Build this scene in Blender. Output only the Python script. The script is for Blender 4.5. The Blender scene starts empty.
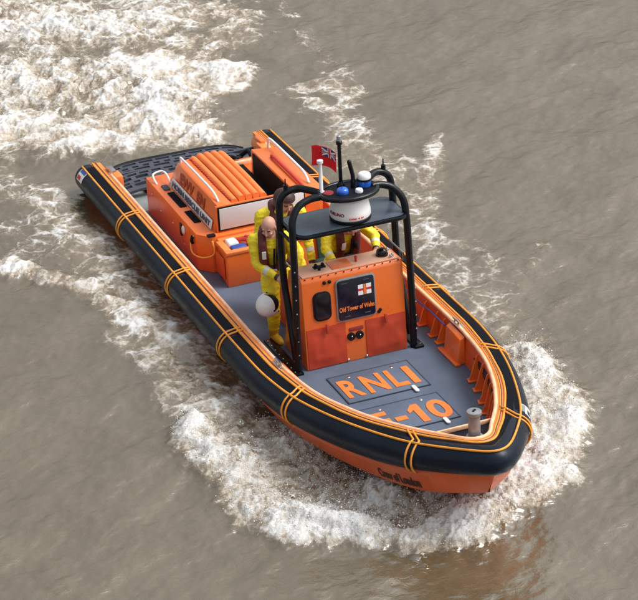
import bpy, bmesh, math, random
import numpy as np
from mathutils import Vector, Matrix, noise as mnoise
random.seed(7); rng = np.random.default_rng(7)
sc = bpy.context.scene
COL = sc.collection
PI = math.pi
# boat frame: x towards the bow, y to port, z up from the top of the tubes.
# the boat rides 2.5 degrees bow up on the river (world z = 0)
T = Matrix.Rotation(math.radians(-2.5), 4, 'Y') @ Matrix.Translation((-1, 0, .42))

# ------------------------------------------------------------------ materials
def new_mat(name):
    m = bpy.data.materials.new(name); m.use_nodes = True
    nt = m.node_tree; b = nt.nodes['Principled BSDF']
    return m, nt, b
def mat(name, col, rough=.5, metal=0, vary=.12, scale=3, bump=0, bscale=60, coat=0, dirt=0, spec=.5, dirtcol=(.25, .22, .17)):
    m, nt, b = new_mat(name); N = nt.nodes; L = nt.links
    tc = N.new('ShaderNodeTexCoord')
    n1 = N.new('ShaderNodeTexNoise'); n1.inputs['Scale'].default_value = scale; n1.inputs['Detail'].default_value = 6
    L.new(tc.outputs['Object'], n1.inputs['Vector'])
    mr = N.new('ShaderNodeMapRange'); mr.inputs['From Min'].default_value = .3; mr.inputs['From Max'].default_value = .7
    mr.inputs['To Min'].default_value = 1 - vary; mr.inputs['To Max'].default_value = 1 + vary
    L.new(n1.outputs['Fac'], mr.inputs['Value'])
    mx = N.new('ShaderNodeMix'); mx.data_type = 'RGBA'; mx.blend_type = 'MULTIPLY'; mx.inputs[0].default_value = 1
    mx.inputs[6].default_value = (*col, 1); L.new(mr.outputs[0], mx.inputs[7])
    out = mx.outputs[2]
    if dirt:
        n2 = N.new('ShaderNodeTexNoise'); n2.inputs['Scale'].default_value = 9; n2.inputs['Detail'].default_value = 9; n2.inputs['Roughness'].default_value = .7
        L.new(tc.outputs['Object'], n2.inputs['Vector'])
        r2 = N.new('ShaderNodeMapRange'); r2.inputs['From Min'].default_value = .52; r2.inputs['From Max'].default_value = .75
        r2.inputs['To Max'].default_value = dirt; L.new(n2.outputs['Fac'], r2.inputs['Value'])
        m2 = N.new('ShaderNodeMix'); m2.data_type = 'RGBA'; L.new(r2.outputs[0], m2.inputs[0]); L.new(out, m2.inputs[6]); m2.inputs[7].default_value = (*dirtcol, 1)
        out = m2.outputs[2]
    L.new(out, b.inputs['Base Color'])
    n3 = N.new('ShaderNodeTexNoise'); n3.inputs['Scale'].default_value = scale * 4; n3.inputs['Detail'].default_value = 4
    L.new(tc.outputs['Object'], n3.inputs['Vector'])
    r3 = N.new('ShaderNodeMapRange'); r3.inputs['To Min'].default_value = max(.03, rough - .2); r3.inputs['To Max'].default_value = min(1, rough + .2)
    n3.inputs['Roughness'].default_value = .65; L.new(n3.outputs['Fac'], r3.inputs['Value']); L.new(r3.outputs[0], b.inputs['Roughness'])
    b.inputs['Metallic'].default_value = metal
    b.inputs['Specular IOR Level'].default_value = spec
    b.inputs['Coat Weight'].default_value = coat
    if bump:
        n4 = N.new('ShaderNodeTexNoise'); n4.inputs['Scale'].default_value = bscale; n4.inputs['Detail'].default_value = 5
        L.new(tc.outputs['Object'], n4.inputs['Vector'])
        bp = N.new('ShaderNodeBump'); bp.inputs['Strength'].default_value = bump; bp.inputs['Distance'].default_value = .01
        L.new(n4.outputs['Fac'], bp.inputs['Height']); L.new(bp.outputs[0], b.inputs['Normal'])
    return m
ORANGE = mat('orange_grp', (.80, .165, .028), .34, vary=.08, scale=2.2, bump=.12, bscale=8, dirt=.12, coat=.2, dirtcol=(.45, .14, .06))
ORANGE_TUBE = mat('orange_hypalon', (.82, .22, .05), .5, vary=.10, scale=3, bump=.1, bscale=25, dirt=.14)
ORANGE_DEEP = mat('orange_bulwark', (.66, .10, .018), .45, vary=.12, scale=3, bump=.05, bscale=14, dirt=.08)
TARP = mat('red_orange_fabric', (.42, .042, .012), .62, vary=.12, scale=4, bump=.35, bscale=9)
HULL = mat('hull_orange', (.66, .105, .02), .4, vary=.12, scale=2, dirt=.25, dirtcol=(.2, .07, .03), coat=.2)
NAVY = mat('navy_hypalon', (.005, .010, .021), .32, vary=.3, scale=2.4, bump=.4, bscale=7, dirt=.12, dirtcol=(.028, .034, .045), spec=.2)
STRIP = mat('black_nonslip', (.005, .006, .010), .6, vary=.3, scale=6, bump=.3, bscale=160, dirt=.06, dirtcol=(.05, .05, .05), spec=.08)
PIPING = mat('yellow_orange_piping', (.80, .31, .035), .5, vary=.15, scale=8, dirt=.15)
SALMON = mat('rope_sky_highlight', (.86, .50, .30), .55, vary=.18, scale=9, bump=.2, bscale=60, dirt=.1)  # rope colour made pale to include the sky highlight on the inner edge
BLACK = mat('black_powder_coat', (.004, .005, .008), .26, vary=.2, scale=6, dirt=.04, dirtcol=(.08, .08, .09), spec=.3)
RUBBER = mat('black_rubber', (.006, .007, .009), .6, vary=.3, scale=6, bump=.2, spec=.2)
DECK = mat('grey_deck', (.104, .134, .190), .62, vary=.16, scale=2.2, bump=.25, bscale=220, dirt=.35, dirtcol=(.065, .08, .105), spec=.22)
DECK_AFT = mat('aft_deck', (.24, .28, .29), .5, vary=.2, scale=3, bump=.1, dirt=.35, dirtcol=(.12, .14, .14))
SEAM = mat('dark_seam', (.035, .045, .07), .6)
GRATE = mat('slate_grating', (.050, .056, .078), .5, vary=.2, scale=5, bump=.1, dirt=.2, dirtcol=(.15, .16, .19))
DEEP = mat('black_foredeck', (.006, .008, .014), .5, vary=.3, scale=5, bump=.15, bscale=90, spec=.1)
LETTER = mat('orange_letter', (.84, .20, .038), .6, vary=.12, scale=9, bump=.1, bscale=120, dirt=.12, dirtcol=(.3, .2, .15))
WHITE = mat('white_paint', (.80, .80, .81), .35, vary=.05, scale=5, dirt=.12, dirtcol=(.5, .5, .48))
WHITEP = mat('white_panel', (.66, .65, .66), .35, vary=.06, scale=2, dirt=.15, dirtcol=(.5, .47, .44))
PALETOP = mat('fascia_sky_sheen', (.80, .42, .28), .35, vary=.1, scale=4, dirt=.12, dirtcol=(.5, .5, .5))  # console top orange, with its sky reflection painted in as a paler tone
STEEL = mat('stainless_steel', (.55, .55, .56), .28, metal=1, vary=.08, scale=10)
CAST = mat('cast_bollard', (.30, .31, .33), .45, metal=.5, vary=.15, scale=14, bump=.15)
ROOFM = mat('blue_grey_roof', (.060, .080, .110), .33, vary=.12, scale=2.5, bump=.03, dirt=.12, dirtcol=(.2, .22, .25))
GLASSM = mat('dark_glass', (.006, .006, .008), .12, vary=.1)
SCREEN = mat('dark_navy_panel', (.006, .007, .018), .25, vary=.2)
REDF = mat('red_ensign', (.62, .02, .035), .7, vary=.1, scale=6)
NAVYF = mat('flag_blue', (.02, .03, .16), .7)
RED = mat('red_plastic', (.55, .03, .03), .5)
BLUEL = mat('blue_lens', (.02, .12, .55), .15, vary=.2, scale=20, coat=.5)
BLUEP = mat('blue_paint', (.02, .06, .30), .4)
REDT = mat('dark_red_lettering', (.25, .02, .03), .5)
TEXTO = mat('brown_red_lettering', (.36, .045, .02), .5)
DARKTXT = mat('dark_lettering', (.05, .015, .012), .5)
BLUET = mat('slate_lettering', (.06, .08, .14), .5)
GREENP = mat('green_pad', (.02, .055, .05), .6, vary=.2)
YELLOW = mat('yellow_drysuit', (.86, .68, .015), .5, vary=.10, scale=7, bump=.7, bscale=17, dirt=.30, dirtcol=(.20, .16, .04))
SKIN = mat('skin', (.62, .33, .24), .45, vary=.12, scale=14, bump=.1, bscale=60)
BOOT = mat('yellow_boot', (.66, .40, .02), .5, vary=.15, scale=12, dirt=.25, dirtcol=(.12, .08, .03))
BOOTD = mat('black_boot', (.012, .014, .016), .5)
REFL = mat('reflective_tape', (.62, .62, .60), .35)
HEADG = mat('dark_headgear', (.045, .014, .015), .5)
JACKET = mat('maroon_lifejacket', (.105, .012, .016), .6, vary=.2, scale=9, bump=.4, bscale=22)
DARKH = mat('eye_brow_dark', (.05, .02, .015), .5)
LIP = mat('lips', (.32, .10, .08), .5)
GLOVE = mat('dark_glove', (.03, .03, .035), .6)
CREAMT = mat('cable_yellow', (.85, .38, .06), .5)

# ------------------------------------------------------------------ helpers
def link(o): COL.objects.link(o); return o
def finish(name, me, m, parent=None, smooth=True, angle=None):
    mats = m if isinstance(m, (list, tuple)) else [m]
    if not me.materials:
        for k in mats: me.materials.append(k)
    if smooth:
        me.shade_smooth()
        if angle is not None:
            me.set_sharp_from_angle(angle=math.radians(angle))
    o = link(bpy.data.objects.new(name, me))
    if parent is not None: o.parent = parent
    return o
def obj(name, bm, m, parent=None, smooth=True, angle=35):
    bmesh.ops.recalc_face_normals(bm, faces=bm.faces)
    me = bpy.data.meshes.new(name); bm.to_mesh(me); bm.free()
    return finish(name, me, m, parent, smooth, angle)
def NB(): return bmesh.new()
def add_box(bm, x0, x1, y0, y1, z0, z1, bev=0, mtx=None, seg=2):
    t = bmesh.new()
    bmesh.ops.create_cube(t, size=1)
    bmesh.ops.transform(t, matrix=Matrix.Translation(((x0+x1)/2, (y0+y1)/2, (z0+z1)/2)) @ Matrix.Diagonal((x1-x0, y1-y0, z1-z0, 1)), verts=t.verts)
    if bev: bmesh.ops.bevel(t, geom=list(t.edges), offset=bev, segments=seg, profile=.5, affect='EDGES')
    if mtx is not None: bmesh.ops.transform(t, matrix=mtx, verts=t.verts)
    merge(bm, t)
def merge(bm, t):
    me = bpy.data.meshes.new('t'); t.to_mesh(me); t.free(); bm.from_mesh(me); bpy.data.meshes.remove(me)
def add_hull8(bm, pts, bev=0):
    """box from 8 points: bottom 4 then top 4 in order"""
    t = bmesh.new(); v = [t.verts.new(p) for p in pts]
    for f in ((3,2,1,0),(4,5,6,7),(0,1,5,4),(1,2,6,5),(2,3,7,6),(3,0,4,7)): t.faces.new([v[i] for i in f])
    bmesh.ops.recalc_face_normals(t, faces=t.faces)
    if bev: bmesh.ops.bevel(t, geom=list(t.edges), offset=bev, segments=3, profile=.5, affect='EDGES')
    merge(bm, t)
def add_prism(bm, poly, z0, z1, bev=0, axis='z', mtx=None):
    t = bmesh.new()
    def P(a, b, h): return (a, b, h) if axis == 'z' else ((h, a, b) if axis == 'x' else (a, h, b))
    lo = [t.verts.new(P(a, b, z0)) for a, b in poly]; hi = [t.verts.new(P(a, b, z1)) for a, b in poly]
    n = len(poly); t.faces.new(lo[::-1]); t.faces.new(hi)
    for i in range(n): t.faces.new([lo[i], lo[(i+1) % n], hi[(i+1) % n], hi[i]])
    bmesh.ops.recalc_face_normals(t, faces=t.faces)
    if bev: bmesh.ops.bevel(t, geom=list(t.edges), offset=bev, segments=2, profile=.5, affect='EDGES')
    if mtx is not None: bmesh.ops.transform(t, matrix=mtx, verts=t.verts)
    merge(bm, t)
def rrect(a0, a1, b0, b1, r, n=5):
    p = []
    for cx, cy, s in ((a1-r, b1-r, 0), (a0+r, b1-r, 90), (a0+r, b0+r, 180), (a1-r, b0+r, 270)):
        for k in range(n+1):
            t = math.radians(s + 90*k/n); p.append((cx+r*math.cos(t), cy+r*math.sin(t)))
    return p
def catmull(pts, n=8, closed=False):
    P = [Vector(p) for p in pts]; out = []
    N = len(P); rngk = range(N if closed else N-1)
    for i in rngk:
        g = (lambda k: P[k % N]) if closed else (lambda k: P[max(0, min(N-1, k))])
        p0, p1, p2, p3 = g(i-1), g(i), g(i+1), g(i+2)
        for k in range(n):
            t = k/n
            out.append(.5*((2*p1)+(-p0+p2)*t+(2*p0-5*p1+4*p2-p3)*t*t+(-p0+3*p1-3*p2+p3)*t**3))
    if not closed: out.append(P[-1])
    return out
def add_tube(bm, path, r, seg=10, caps=True, closed=False, rr=None, flat=None):
    P = [Vector(p) for p in path]; n = len(P); rings = []
    up = Vector((0, 0, 1)); prev = None
    for i in range(n):
        if closed: d = P[(i+1) % n]-P[i-1]
        else: d = P[min(i+1, n-1)]-P[max(i-1, 0)]
        d.normalize()
        if prev is None:
            a = up if abs(d.dot(up)) < .9 else Vector((1, 0, 0)); u = d.cross(a).normalized()
        else: u = (prev-d*prev.dot(d)).normalized()
        prev = u; v = d.cross(u)
        R_ = rr[i] if rr else r
        rings.append([bm.verts.new(P[i]+R_*(math.cos(2*PI*k/seg)*u+math.sin(2*PI*k/seg)*v)) for k in range(seg)])
    for i in range(n if closed else n-1):
        a, b = rings[i], rings[(i+1) % n]
        for k in range(seg): bm.faces.new([a[k], a[(k+1) % seg], b[(k+1) % seg], b[k]])
    if caps and not closed:
        bm.faces.new(rings[0][::-1]); bm.faces.new(rings[-1])
def add_lathe(bm, prof, seg=32, mtx=Matrix.Identity(4)):
    rings = []
    for r, z in prof:
        rings.append([bm.verts.new(mtx @ Vector((r*math.cos(2*PI*k/seg), r*math.sin(2*PI*k/seg), z))) for k in range(seg)])
    for a, b in zip(rings, rings[1:]):
        for k in range(seg): bm.faces.new([a[k], a[(k+1) % seg], b[(k+1) % seg], b[k]])
    if prof[0][0] > 1e-5: bm.faces.new(rings[0][::-1])
    if prof[-1][0] > 1e-5: bm.faces.new(rings[-1])
    bmesh.ops.remove_doubles(bm, verts=bm.verts, dist=1e-6)
def add_ball(bm, c, r, mtx=None, sub=3):
    M_ = Matrix.Translation(c) @ (mtx or Matrix.Identity(4)) @ (Matrix.Diagonal((*r, 1)) if hasattr(r, '__len__') else Matrix.Diagonal((r, r, r, 1)))
    bmesh.ops.create_icosphere(bm, subdivisions=sub, radius=1, matrix=M_)
def text_obj(name, s, size, origin, right, upv, m, parent=None, depth=.004, bold=0.0, width=None, height=None, align='LEFT', spacing=1):
    cu = bpy.data.curves.new(name, 'FONT'); cu.body = s; cu.size = size; cu.extrude = depth/2; cu.offset = bold
    cu.align_x = align; cu.space_character = spacing; cu.resolution_u = 4
    o = bpy.data.objects.new(name, cu); COL.objects.link(o)
    bpy.context.view_layer.update()
    dg = bpy.context.evaluated_depsgraph_get()
    me = bpy.data.meshes.new_from_object(o.evaluated_get(dg)); bpy.data.objects.remove(o); bpy.data.curves.remove(cu)
    co = np.empty(len(me.vertices)*3); me.vertices.foreach_get('co', co); co = co.reshape(-1, 3)
    mn, mx = co.min(0), co.max(0)
    if width: co[:, 0] = (co[:, 0]-mn[0])*width/(mx[0]-mn[0])
    if height: co[:, 1] = (co[:, 1]-mn[1])*height/(mx[1]-mn[1])
    r = np.array(Vector(right).normalized()); u = Vector(upv).normalized(); n = np.array(Vector(right).normalized().cross(u)); u = np.array(u)
    W = np.array(origin)+co[:, :1]*r+co[:, 1:2]*u+(co[:, 2:3]+depth/2)*n
    me.vertices.foreach_set('co', W.ravel()); me.materials.clear(); me.update()
    return finish(name, me, m, parent, smooth=False)
def empty(name, base, label, cat, group=None, frame=T):
    o = link(bpy.data.objects.new(name, None)); o.empty_display_size = .2
    o.matrix_world = frame @ Matrix.Translation(base)
    o['label'] = label; o['category'] = cat
    if group: o['group'] = group
    return o
def shift(o, base):
    o.data.transform(Matrix.Translation(-Vector(base))); return o

# ================================================================== LIFEBOAT
boat = empty('lifeboat', (0, 0, 0), 'orange and navy rigid inflatable lifeboat speeding across the brown river', 'lifeboat')
def zsheer(x): return float(np.interp(x, [0, 5.3, 6.2, 7.03, 7.9, 8.75, 9.2, 9.55], [0, 0, .008, .03, .1, .2, .285, .36]))
LO = [(0, 1.29), (1.5, 1.29), (3, 1.29), (4.5, 1.29), (6.1, 1.285), (6.6, 1.255), (7.03, 1.195), (7.47, 1.09), (7.87, .965), (8.2, .845), (8.45, .745), (8.7, .625), (8.95, .475), (9.15, .345), (9.33, .22), (9.46, .11), (9.52, 0)]
LI = [(0, 1.155), (1.5, 1.155), (3, 1.155), (4.5, 1.155), (6.1, 1.15), (6.6, 1.115), (7.03, 1.06), (7.35, .985), (7.7, .895), (8.05, .765), (8.3, .645), (8.55, .515), (8.78, .385), (8.97, .255), (9.1, .17), (9.2, .10), (9.23, 0)]
LC = [(0, 1.05), (1.5, 1.05), (3, 1.05), (4.5, 1.05), (6.1, 1.045), (6.6, 1.02), (7.0, .975), (7.3, .915), (7.6, .825), (7.9, .72), (8.15, .61), (8.4, .49), (8.62, .36), (8.82, .235), (8.96, .165), (9.05, .09), (9.08, 0)]
def curve3(L):
    half = catmull([Vector((x, y, 0)) for x, y in L], 10)
    # even resample of both halves
    d = [0]
    for a, b in zip(half, half[1:]): d.append(d[-1]+(b-a).length)
    d = np.array(d); X = np.array([p.x for p in half]); Y = np.array([p.y for p in half])
    ia = np.argmin(abs(X-6.1)); s6 = d[ia]
    s = np.concatenate([np.linspace(0, s6, 61)[:-1], np.linspace(s6, d[-1], 71)])
    xs, ys = np.interp(s, d, X), np.interp(s, d, Y)
    x = np.concatenate([xs, xs[-2::-1]]); y = np.concatenate([ys, -ys[-2::-1]])
    ys_ = y
    return np.c_[x, y]
CO, CI, CC = curve3(LO), curve3(LI), curve3(LC)
NS = len(CO); ZS = np.array([zsheer(x) for x in CO[:, 0]])
def smooth1(a, it=6):
    a = a.copy()
    for _ in range(it): a[1:-1] = .25*a[:-2]+.5*a[1:-1]+.25*a[2:]
    return a
ZI = smooth1(np.array([zsheer(x) for x in CI[:, 0]]), 20); ZC = smooth1(np.array([zsheer(x) for x in CC[:, 0]]), 20)
ZS = smooth1(ZS, 20); CO = smooth1(CO, 6); CI = smooth1(CI, 5); CC = smooth1(CC, 4)
P3 = {}
def c3(A, z): return np.c_[A, z]
tan = np.gradient(CO, axis=0); tan /= np.linalg.norm(tan, axis=1)[:, None]
NRM = np.c_[-tan[:, 1], tan[:, 0]]                       # outward (port first, going round the bow)
NRM *= np.sign((NRM*(CO-np.array([4, 0]))).sum(1))[:, None]*1.0
NRM = smooth1(NRM, 10); NRM /= np.linalg.norm(NRM, axis=1)[:, None]
RT = .172
CEN = CO-.068*NRM
# --- the inflated tube, swept as one body with rounded stern ends
bm = NB(); rings = []
seg = 28
def tube_ring(c, n, z, r, t3=0):
    return [bm.verts.new((c[0]+n[0]*r*math.cos(2*PI*k/seg), c[1]+n[1]*r*math.cos(2*PI*k/seg), z-RT+r*math.sin(2*PI*k/seg))) for k in range(seg)]
RR = RT-.022*np.clip((CO[:, 0]-8.4)/1.0, 0, 1)
def tube_body(i0, i1, ends):
    R_ = []
    for i in range(i0, i1):
        R_.append(tube_ring(CEN[i], NRM[i], ZS[i]+(RT-RR[i]), RR[i]))
    return R_
capn = 7
def cap(i, sgn):
    out = []
    for k in range(1, capn):
        a = PI/2*k/capn; cx = CEN[i][0]-.13*math.sin(a)
        out.append(tube_ring((cx, CEN[i][1]), NRM[i], ZS[i], RT*math.cos(a)*.999+.001))
    return out
c0 = cap(0, 1)[::-1]; body = tube_body(0, NS, True); c1 = cap(NS-1, -1)
rings = c0+body+c1
for a, b in zip(rings, rings[1:]):
    for k in range(seg): bm.faces.new([a[k], a[(k+1) % seg], b[(k+1) % seg], b[k]])
bm.faces.new(rings[0]); bm.faces.new(rings[-1][::-1])
obj('fender_tube', bm, NAVY, boat, angle=None)
def lerpC(A, B, t): return A*(1-t)+B*t
def sheet(name, A, B, m, i0, i1, za, zb, th=.012, bulge=0, nseg=3):
    """solid strip between plan curves A and B"""
    bm = NB(); R_ = []
    for i in range(i0, i1):
        top = []
        for k in range(nseg+1):
            t = k/nseg; p = lerpC(A[i], B[i], t); z = p[2]+za*(1-t)+zb*t+bulge*math.sin(PI*t)
            top.append((p[0], p[1], z))
        bot = [(p[0], p[1], p[2]-th) for p in top[::-1]]
        R_.append([bm.verts.new(p) for p in top+bot])
    n = len(R_[0])
    for a, b in zip(R_, R_[1:]):
        for k in range(n): bm.faces.new([a[k], a[(k+1) % n], b[(k+1) % n], b[k]])
    bm.faces.new(R_[0]); bm.faces.new(R_[-1][::-1])
    return obj(name, bm, m, boat, angle=40)
CO3, CI3, CC3 = c3(CO, ZS), c3(CI, ZI), c3(CC, ZC)
BANDX = [1.776, 3.567, 5.29, 7.031, 8.751]
half = NS//2
ip = [int(np.argmin(abs(CO[:half, 0]-x))) for x in BANDX]; isb = [NS-1-i for i in ip]
ip0 = int(np.argmin(abs(CO[:half, 0]-.06)))
# black non slip strips, in lengths between the bands
marks = [ip0]+ip+isb[::-1]+[NS-1-ip0]
for a, b in zip(marks, marks[1:]):
    g0 = 0 if a == ip0 else 1; g1 = 0 if b == NS-1-ip0 else 1
    sheet('grip_strip', lerpC(CO3, CI3, .06), lerpC(CO3, CI3, .94), STRIP, a+g0, b-g1+1, -.006, .0065, .02, .004)
# orange capping between strip and inner rope, with a seam
sheet('orange_capping', lerpC(CI3, CC3, -.02), CC3, ORANGE_TUBE, 0, NS, .004, .002, .045, .006, 5)
for cv, nm, mm, r, dz, i0 in ((CO3, 'outer_piping', PIPING, .0125, -.006, 0), (CI3, 'inner_piping', PIPING, .013, .010, 0), (CC3, 'rubbing_rope', SALMON, .022, .004, 4), (lerpC(CI3, CC3, .36), 'cap_seam', SEAM, .0045, .0095, 0), (lerpC(CI3, CC3, .5), 'cap_line', PIPING, .008, .009, 0)):
    bm = NB(); add_tube(bm, [(cv[i][0], cv[i][1], cv[i][2]+dz) for i in range(i0, NS-i0)], r, 8)
    obj(nm, bm, mm, boat, angle=None)
# doubled rope bands round the tube
for i in ip+isb:
    bm = NB()
    for off in (-.036+rng.normal(0, .003), .036+rng.normal(0, .003)):
        path = []
        n = Vector((NRM[i][0], NRM[i][1], 0)); t = Vector((-n.y, n.x, 0)); c = Vector((CEN[i][0], CEN[i][1], ZS[i]-RT))+t*off
        for k in range(0, 17):
            a = math.radians(112-k*10.5)
            r = RT+.006
            path.append(c+n*r*math.cos(a)+Vector((0, 0, r*math.sin(a))))
        p0 = Vector((CC[i][0], CC[i][1], ZC[i]+.014))*.55+Vector((CI[i][0], CI[i][1], ZI[i]+.014))*.45+t*off*.9
        pI = Vector((CI[i][0], CI[i][1], ZI[i]+.020))+t*off
        path = [p0, pI]+[p for p in path if (p-c).normalized().dot(n) > .02]
        add_tube(bm, path, .011, 8)
    obj('rope_band', bm, PIPING, boat, angle=None)
# orange end pieces at the stern on the inboard half
for s in (1, -1):
    bm = NB()
    prof = []
    for xx, k in ((.42, .9), (.30, 1.0), (.1, 1.0), (-.02, .97), (-.08, .86), (-.115, .68)):
        c = Vector((xx, s*1.222, -RT)); R2 = (RT+.008)*k; ring = []
        for q in range(13):
            a = math.radians(104+q*11)
            y = math.cos(a)*R2*1.12; z = math.sin(a)*R2
            ring.append(bm.verts.new((xx, s*(1.222+y), -RT+z)))
        c_ = bm.verts.new((xx, s*1.222, -RT)); prof.append(ring+[c_])
    for a, b in zip(prof, prof[1:]):
        for k in range(len(a)): bm.faces.new([a[k], a[(k+1) % len(a)], b[(k+1) % len(a)], b[k]])
    bm.faces.new(prof[0]); bm.faces.new(prof[-1][::-1])
    obj('stern_end_piece', bm, ORANGE_TUBE, boat, angle=50)
    bm = NB(); add_box(bm, .40, .62, s*.985-.05, s*.985+.05, -.33, .03, .015); obj('capping_end_block', bm, ORANGE_TUBE, boat)
    bm = NB(); add_box(bm, .25, .47, s*1.015-.035, s*1.015+.035, .0, .06, .012); obj('towing_fitting', bm, STEEL if s < 0 else ORANGE, boat)
# --- hull
bm = NB(); R_ = []
for i in range(NS):
    x, y = CO[i]; z = ZS[i]; n_ = NRM[i]; c_ = CEN[i]
    f = min(1, max(0, (x-5.2)/4.3)); f2 = f*f*(3-2*f)
    zb = z-2*RT+.03*f2
    kz = -1.02+.80*f**3
    g_ = min(1, max(0, (x-8.75)/.75)); g_ = g_*g_*(3-2*g_)
    q0 = c_+n_*(.02-.10*g_); q1 = c_+n_*(.045+.045*f2-.13*g_); q2 = c_+n_*(.06+.045*f2-.15*g_); q3 = c_+n_*(.0-.02*f2-.15*g_)
    zc = zb-.12-.17*f2
    kx = min(q3[0], 9.42)
    R_.append([bm.verts.new((c_[0], c_[1], z-RT)), bm.verts.new((q0[0], q0[1], zb+.06)), bm.verts.new((q1[0], q1[1], zb+.012)), bm.verts.new((q2[0], q2[1], zb-.03)),
               bm.verts.new((q3[0], q3[1], zc)), bm.verts.new((q3[0]-.10*f2, q3[1]*.93, zc-.015)), bm.verts.new((min(q3[0]-.12*f2, 9.25), q3[1]*.45, min((zc+kz)/2-.03, zc-.03))), bm.verts.new((min(q3[0]-.16*f2, 9.2), 0, min(kz, zc-.07)))])
for a, b in zip(R_, R_[1:]):
    for k in range(7): bm.faces.new([a[k], a[k+1], b[k+1], b[k]])
bmesh.ops.remove_doubles(bm, verts=bm.verts, dist=.002)
obj('hull', bm, HULL, boat, angle=40)
bm = NB(); add_prism(bm, [(-1.05, -.19), (1.05, -.19), (1.05, -.45), (.6, -.6), (0, -.7), (-.6, -.6), (-1.05, -.45)], .02, .06, axis='x'); obj('transom', bm, GRATE, boat)
# --- deck plate and bulwark
DZ = -.334
foot = CC.copy()
foot[:, 1] *= 1; inn = CC-NRM*.022
bm = NB(); R_ = []
for i in range(0, half+1):
    j = NS-1-i
    if inn[i][0] > 8.6: break
    R_.append([bm.verts.new((inn[i][0], inn[i][1]+.01, DZ)), bm.verts.new((inn[i][0], 0, DZ)), bm.verts.new((inn[j][0], inn[j][1]-.01, DZ))])
for a, b in zip(R_, R_[1:]):
    for k in range(2): bm.faces.new([a[k], a[k+1], b[k+1], b[k]])
ex = bmesh.ops.extrude_face_region(bm, geom=list(bm.faces)); bmesh.ops.translate(bm, vec=(0, 0, -.03), verts=[v for v in ex['geom'] if isinstance(v, bmesh.types.BMVert)])
obj('deck', bm, DECK, boat)
bm = NB(); add_box(bm, .1, 1.02, -.95, .95, DZ-.01, DZ+.006); obj('aft_deck_plate', bm, DECK_AFT, boat)
bm = NB(); R_ = []
for i in range(3, NS-3):
    a, b = CC[i], inn[i]
    if CC[i][0] < .35: continue
    th = NRM[i]*.03
    R_.append([bm.verts.new((a[0], a[1], ZC[i]-.012)), bm.verts.new((b[0]*.35+a[0]*.65, b[1]*.35+a[1]*.65, ZC[i]-.09)), bm.verts.new((b[0], b[1], min(DZ, ZC[i]-.3))),
               bm.verts.new((b[0]+th[0], b[1]+th[1], min(DZ, ZC[i]-.3))), bm.verts.new((a[0]+th[0], a[1]+th[1], ZC[i]-.03))])
for a, b in zip(R_, R_[1:]):
    for k in range(5): bm.faces.new([a[k], a[(k+1) % 5], b[(k+1) % 5], b[k]])
obj('bulwark', bm, ORANGE_DEEP, boat, angle=30)
# gusset fins along the bulwark, and the locker in it
def fin(x, s, dp=.16):
    i = int(np.argmin(abs(CC[:half, 0]-x))); j = i if s > 0 else NS-1-i
    n = Vector((NRM[j][0], NRM[j][1], 0)); t = Vector((-n.y, n.x, 0)); a = Vector((CC[j][0], CC[j][1], 0))
    z0 = ZC[j]
    bm = NB()
    for w, prof in ((.012, [(0.0, z0-.04), (-.03, z0-.07), (-.085, DZ+.10), (-.115, DZ+.02), (-.115, DZ+.004), (0, DZ+.004)]),):
        lo = []; hi = []
        for d, z in prof:
            p = a+n*d; lo.append(bm.verts.new((p+t*w)+Vector((0, 0, z)))); hi.append(bm.verts.new((p-t*w)+Vector((0, 0, z))))
        bm.faces.new(lo); bm.faces.new(hi[::-1]); m = len(lo)
        for k in range(m): bm.faces.new([lo[k], lo[(k+1) % m], hi[(k+1) % m], hi[k]])
    q = a-n*.075
    add_box(bm, -.055, .055, -.045, .045, DZ+.004, DZ+.022, .004, Matrix.Translation(q) @ Matrix(((n.x, t.x, 0, 0), (n.y, t.y, 0, 0), (0, 0, 1, 0), (0, 0, 0, 1))))
    obj('bulwark_gusset', bm, ORANGE, boat, angle=30)
for x in (5.45, 5.78, 5.98, 6.98, 7.22, 7.46, 7.70, 7.92, 8.12):
    fin(x, 1)
    fin(x, -1)
for s in (1, -1):
    bm = NB()
    yo = 1.03 if s > 0 else -1.03
    add_hull8(bm, [(6.16, s*.93, DZ), (6.57, s*.905, DZ), (6.57, s*1.01, DZ), (6.16, s*1.02, DZ), (6.17, s*.965, -.03), (6.56, s*.945, -.03), (6.57, s*1.01, .0), (6.16, s*1.02, .0)], .012)
    k = obj('bulwark_locker', bm, ORANGE, boat)
    bm = NB(); add_box(bm, 6.12, 6.60, s*.905-.03, s*.905+.03, DZ+.003, DZ+.03, .006); obj('locker_sill', bm, ORANGE, k)
    # cleat on the capping
    bm = NB(); xc = 6.30; yc = s*1.055
    add_box(bm, xc-.13, xc+.10, yc-.045, yc+.045, .012, .026, .006)
    for q in (-.055, .03): add_tube(bm, [(xc+q, yc-.01, .02), (xc+q, yc-.01, .06)], .012, 10)
    add_tube(bm, [(xc-.10, yc-.012, .062), (xc-.02, yc-.01, .068), (xc+.075, yc-.012, .062)], .013, 10)
    obj('mooring_cleat', bm, STEEL, boat)
    # blue hand line below the capping
    bm = NB(); add_tube(bm, catmull([(4.2, s*1.0, -.04), (5.0, s*.99, -.10), (5.7, s*.99, -.075), (6.12, s*.97, -.05)], 8), .010, 8); obj('grab_line', bm, BLUEP, boat)
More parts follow.
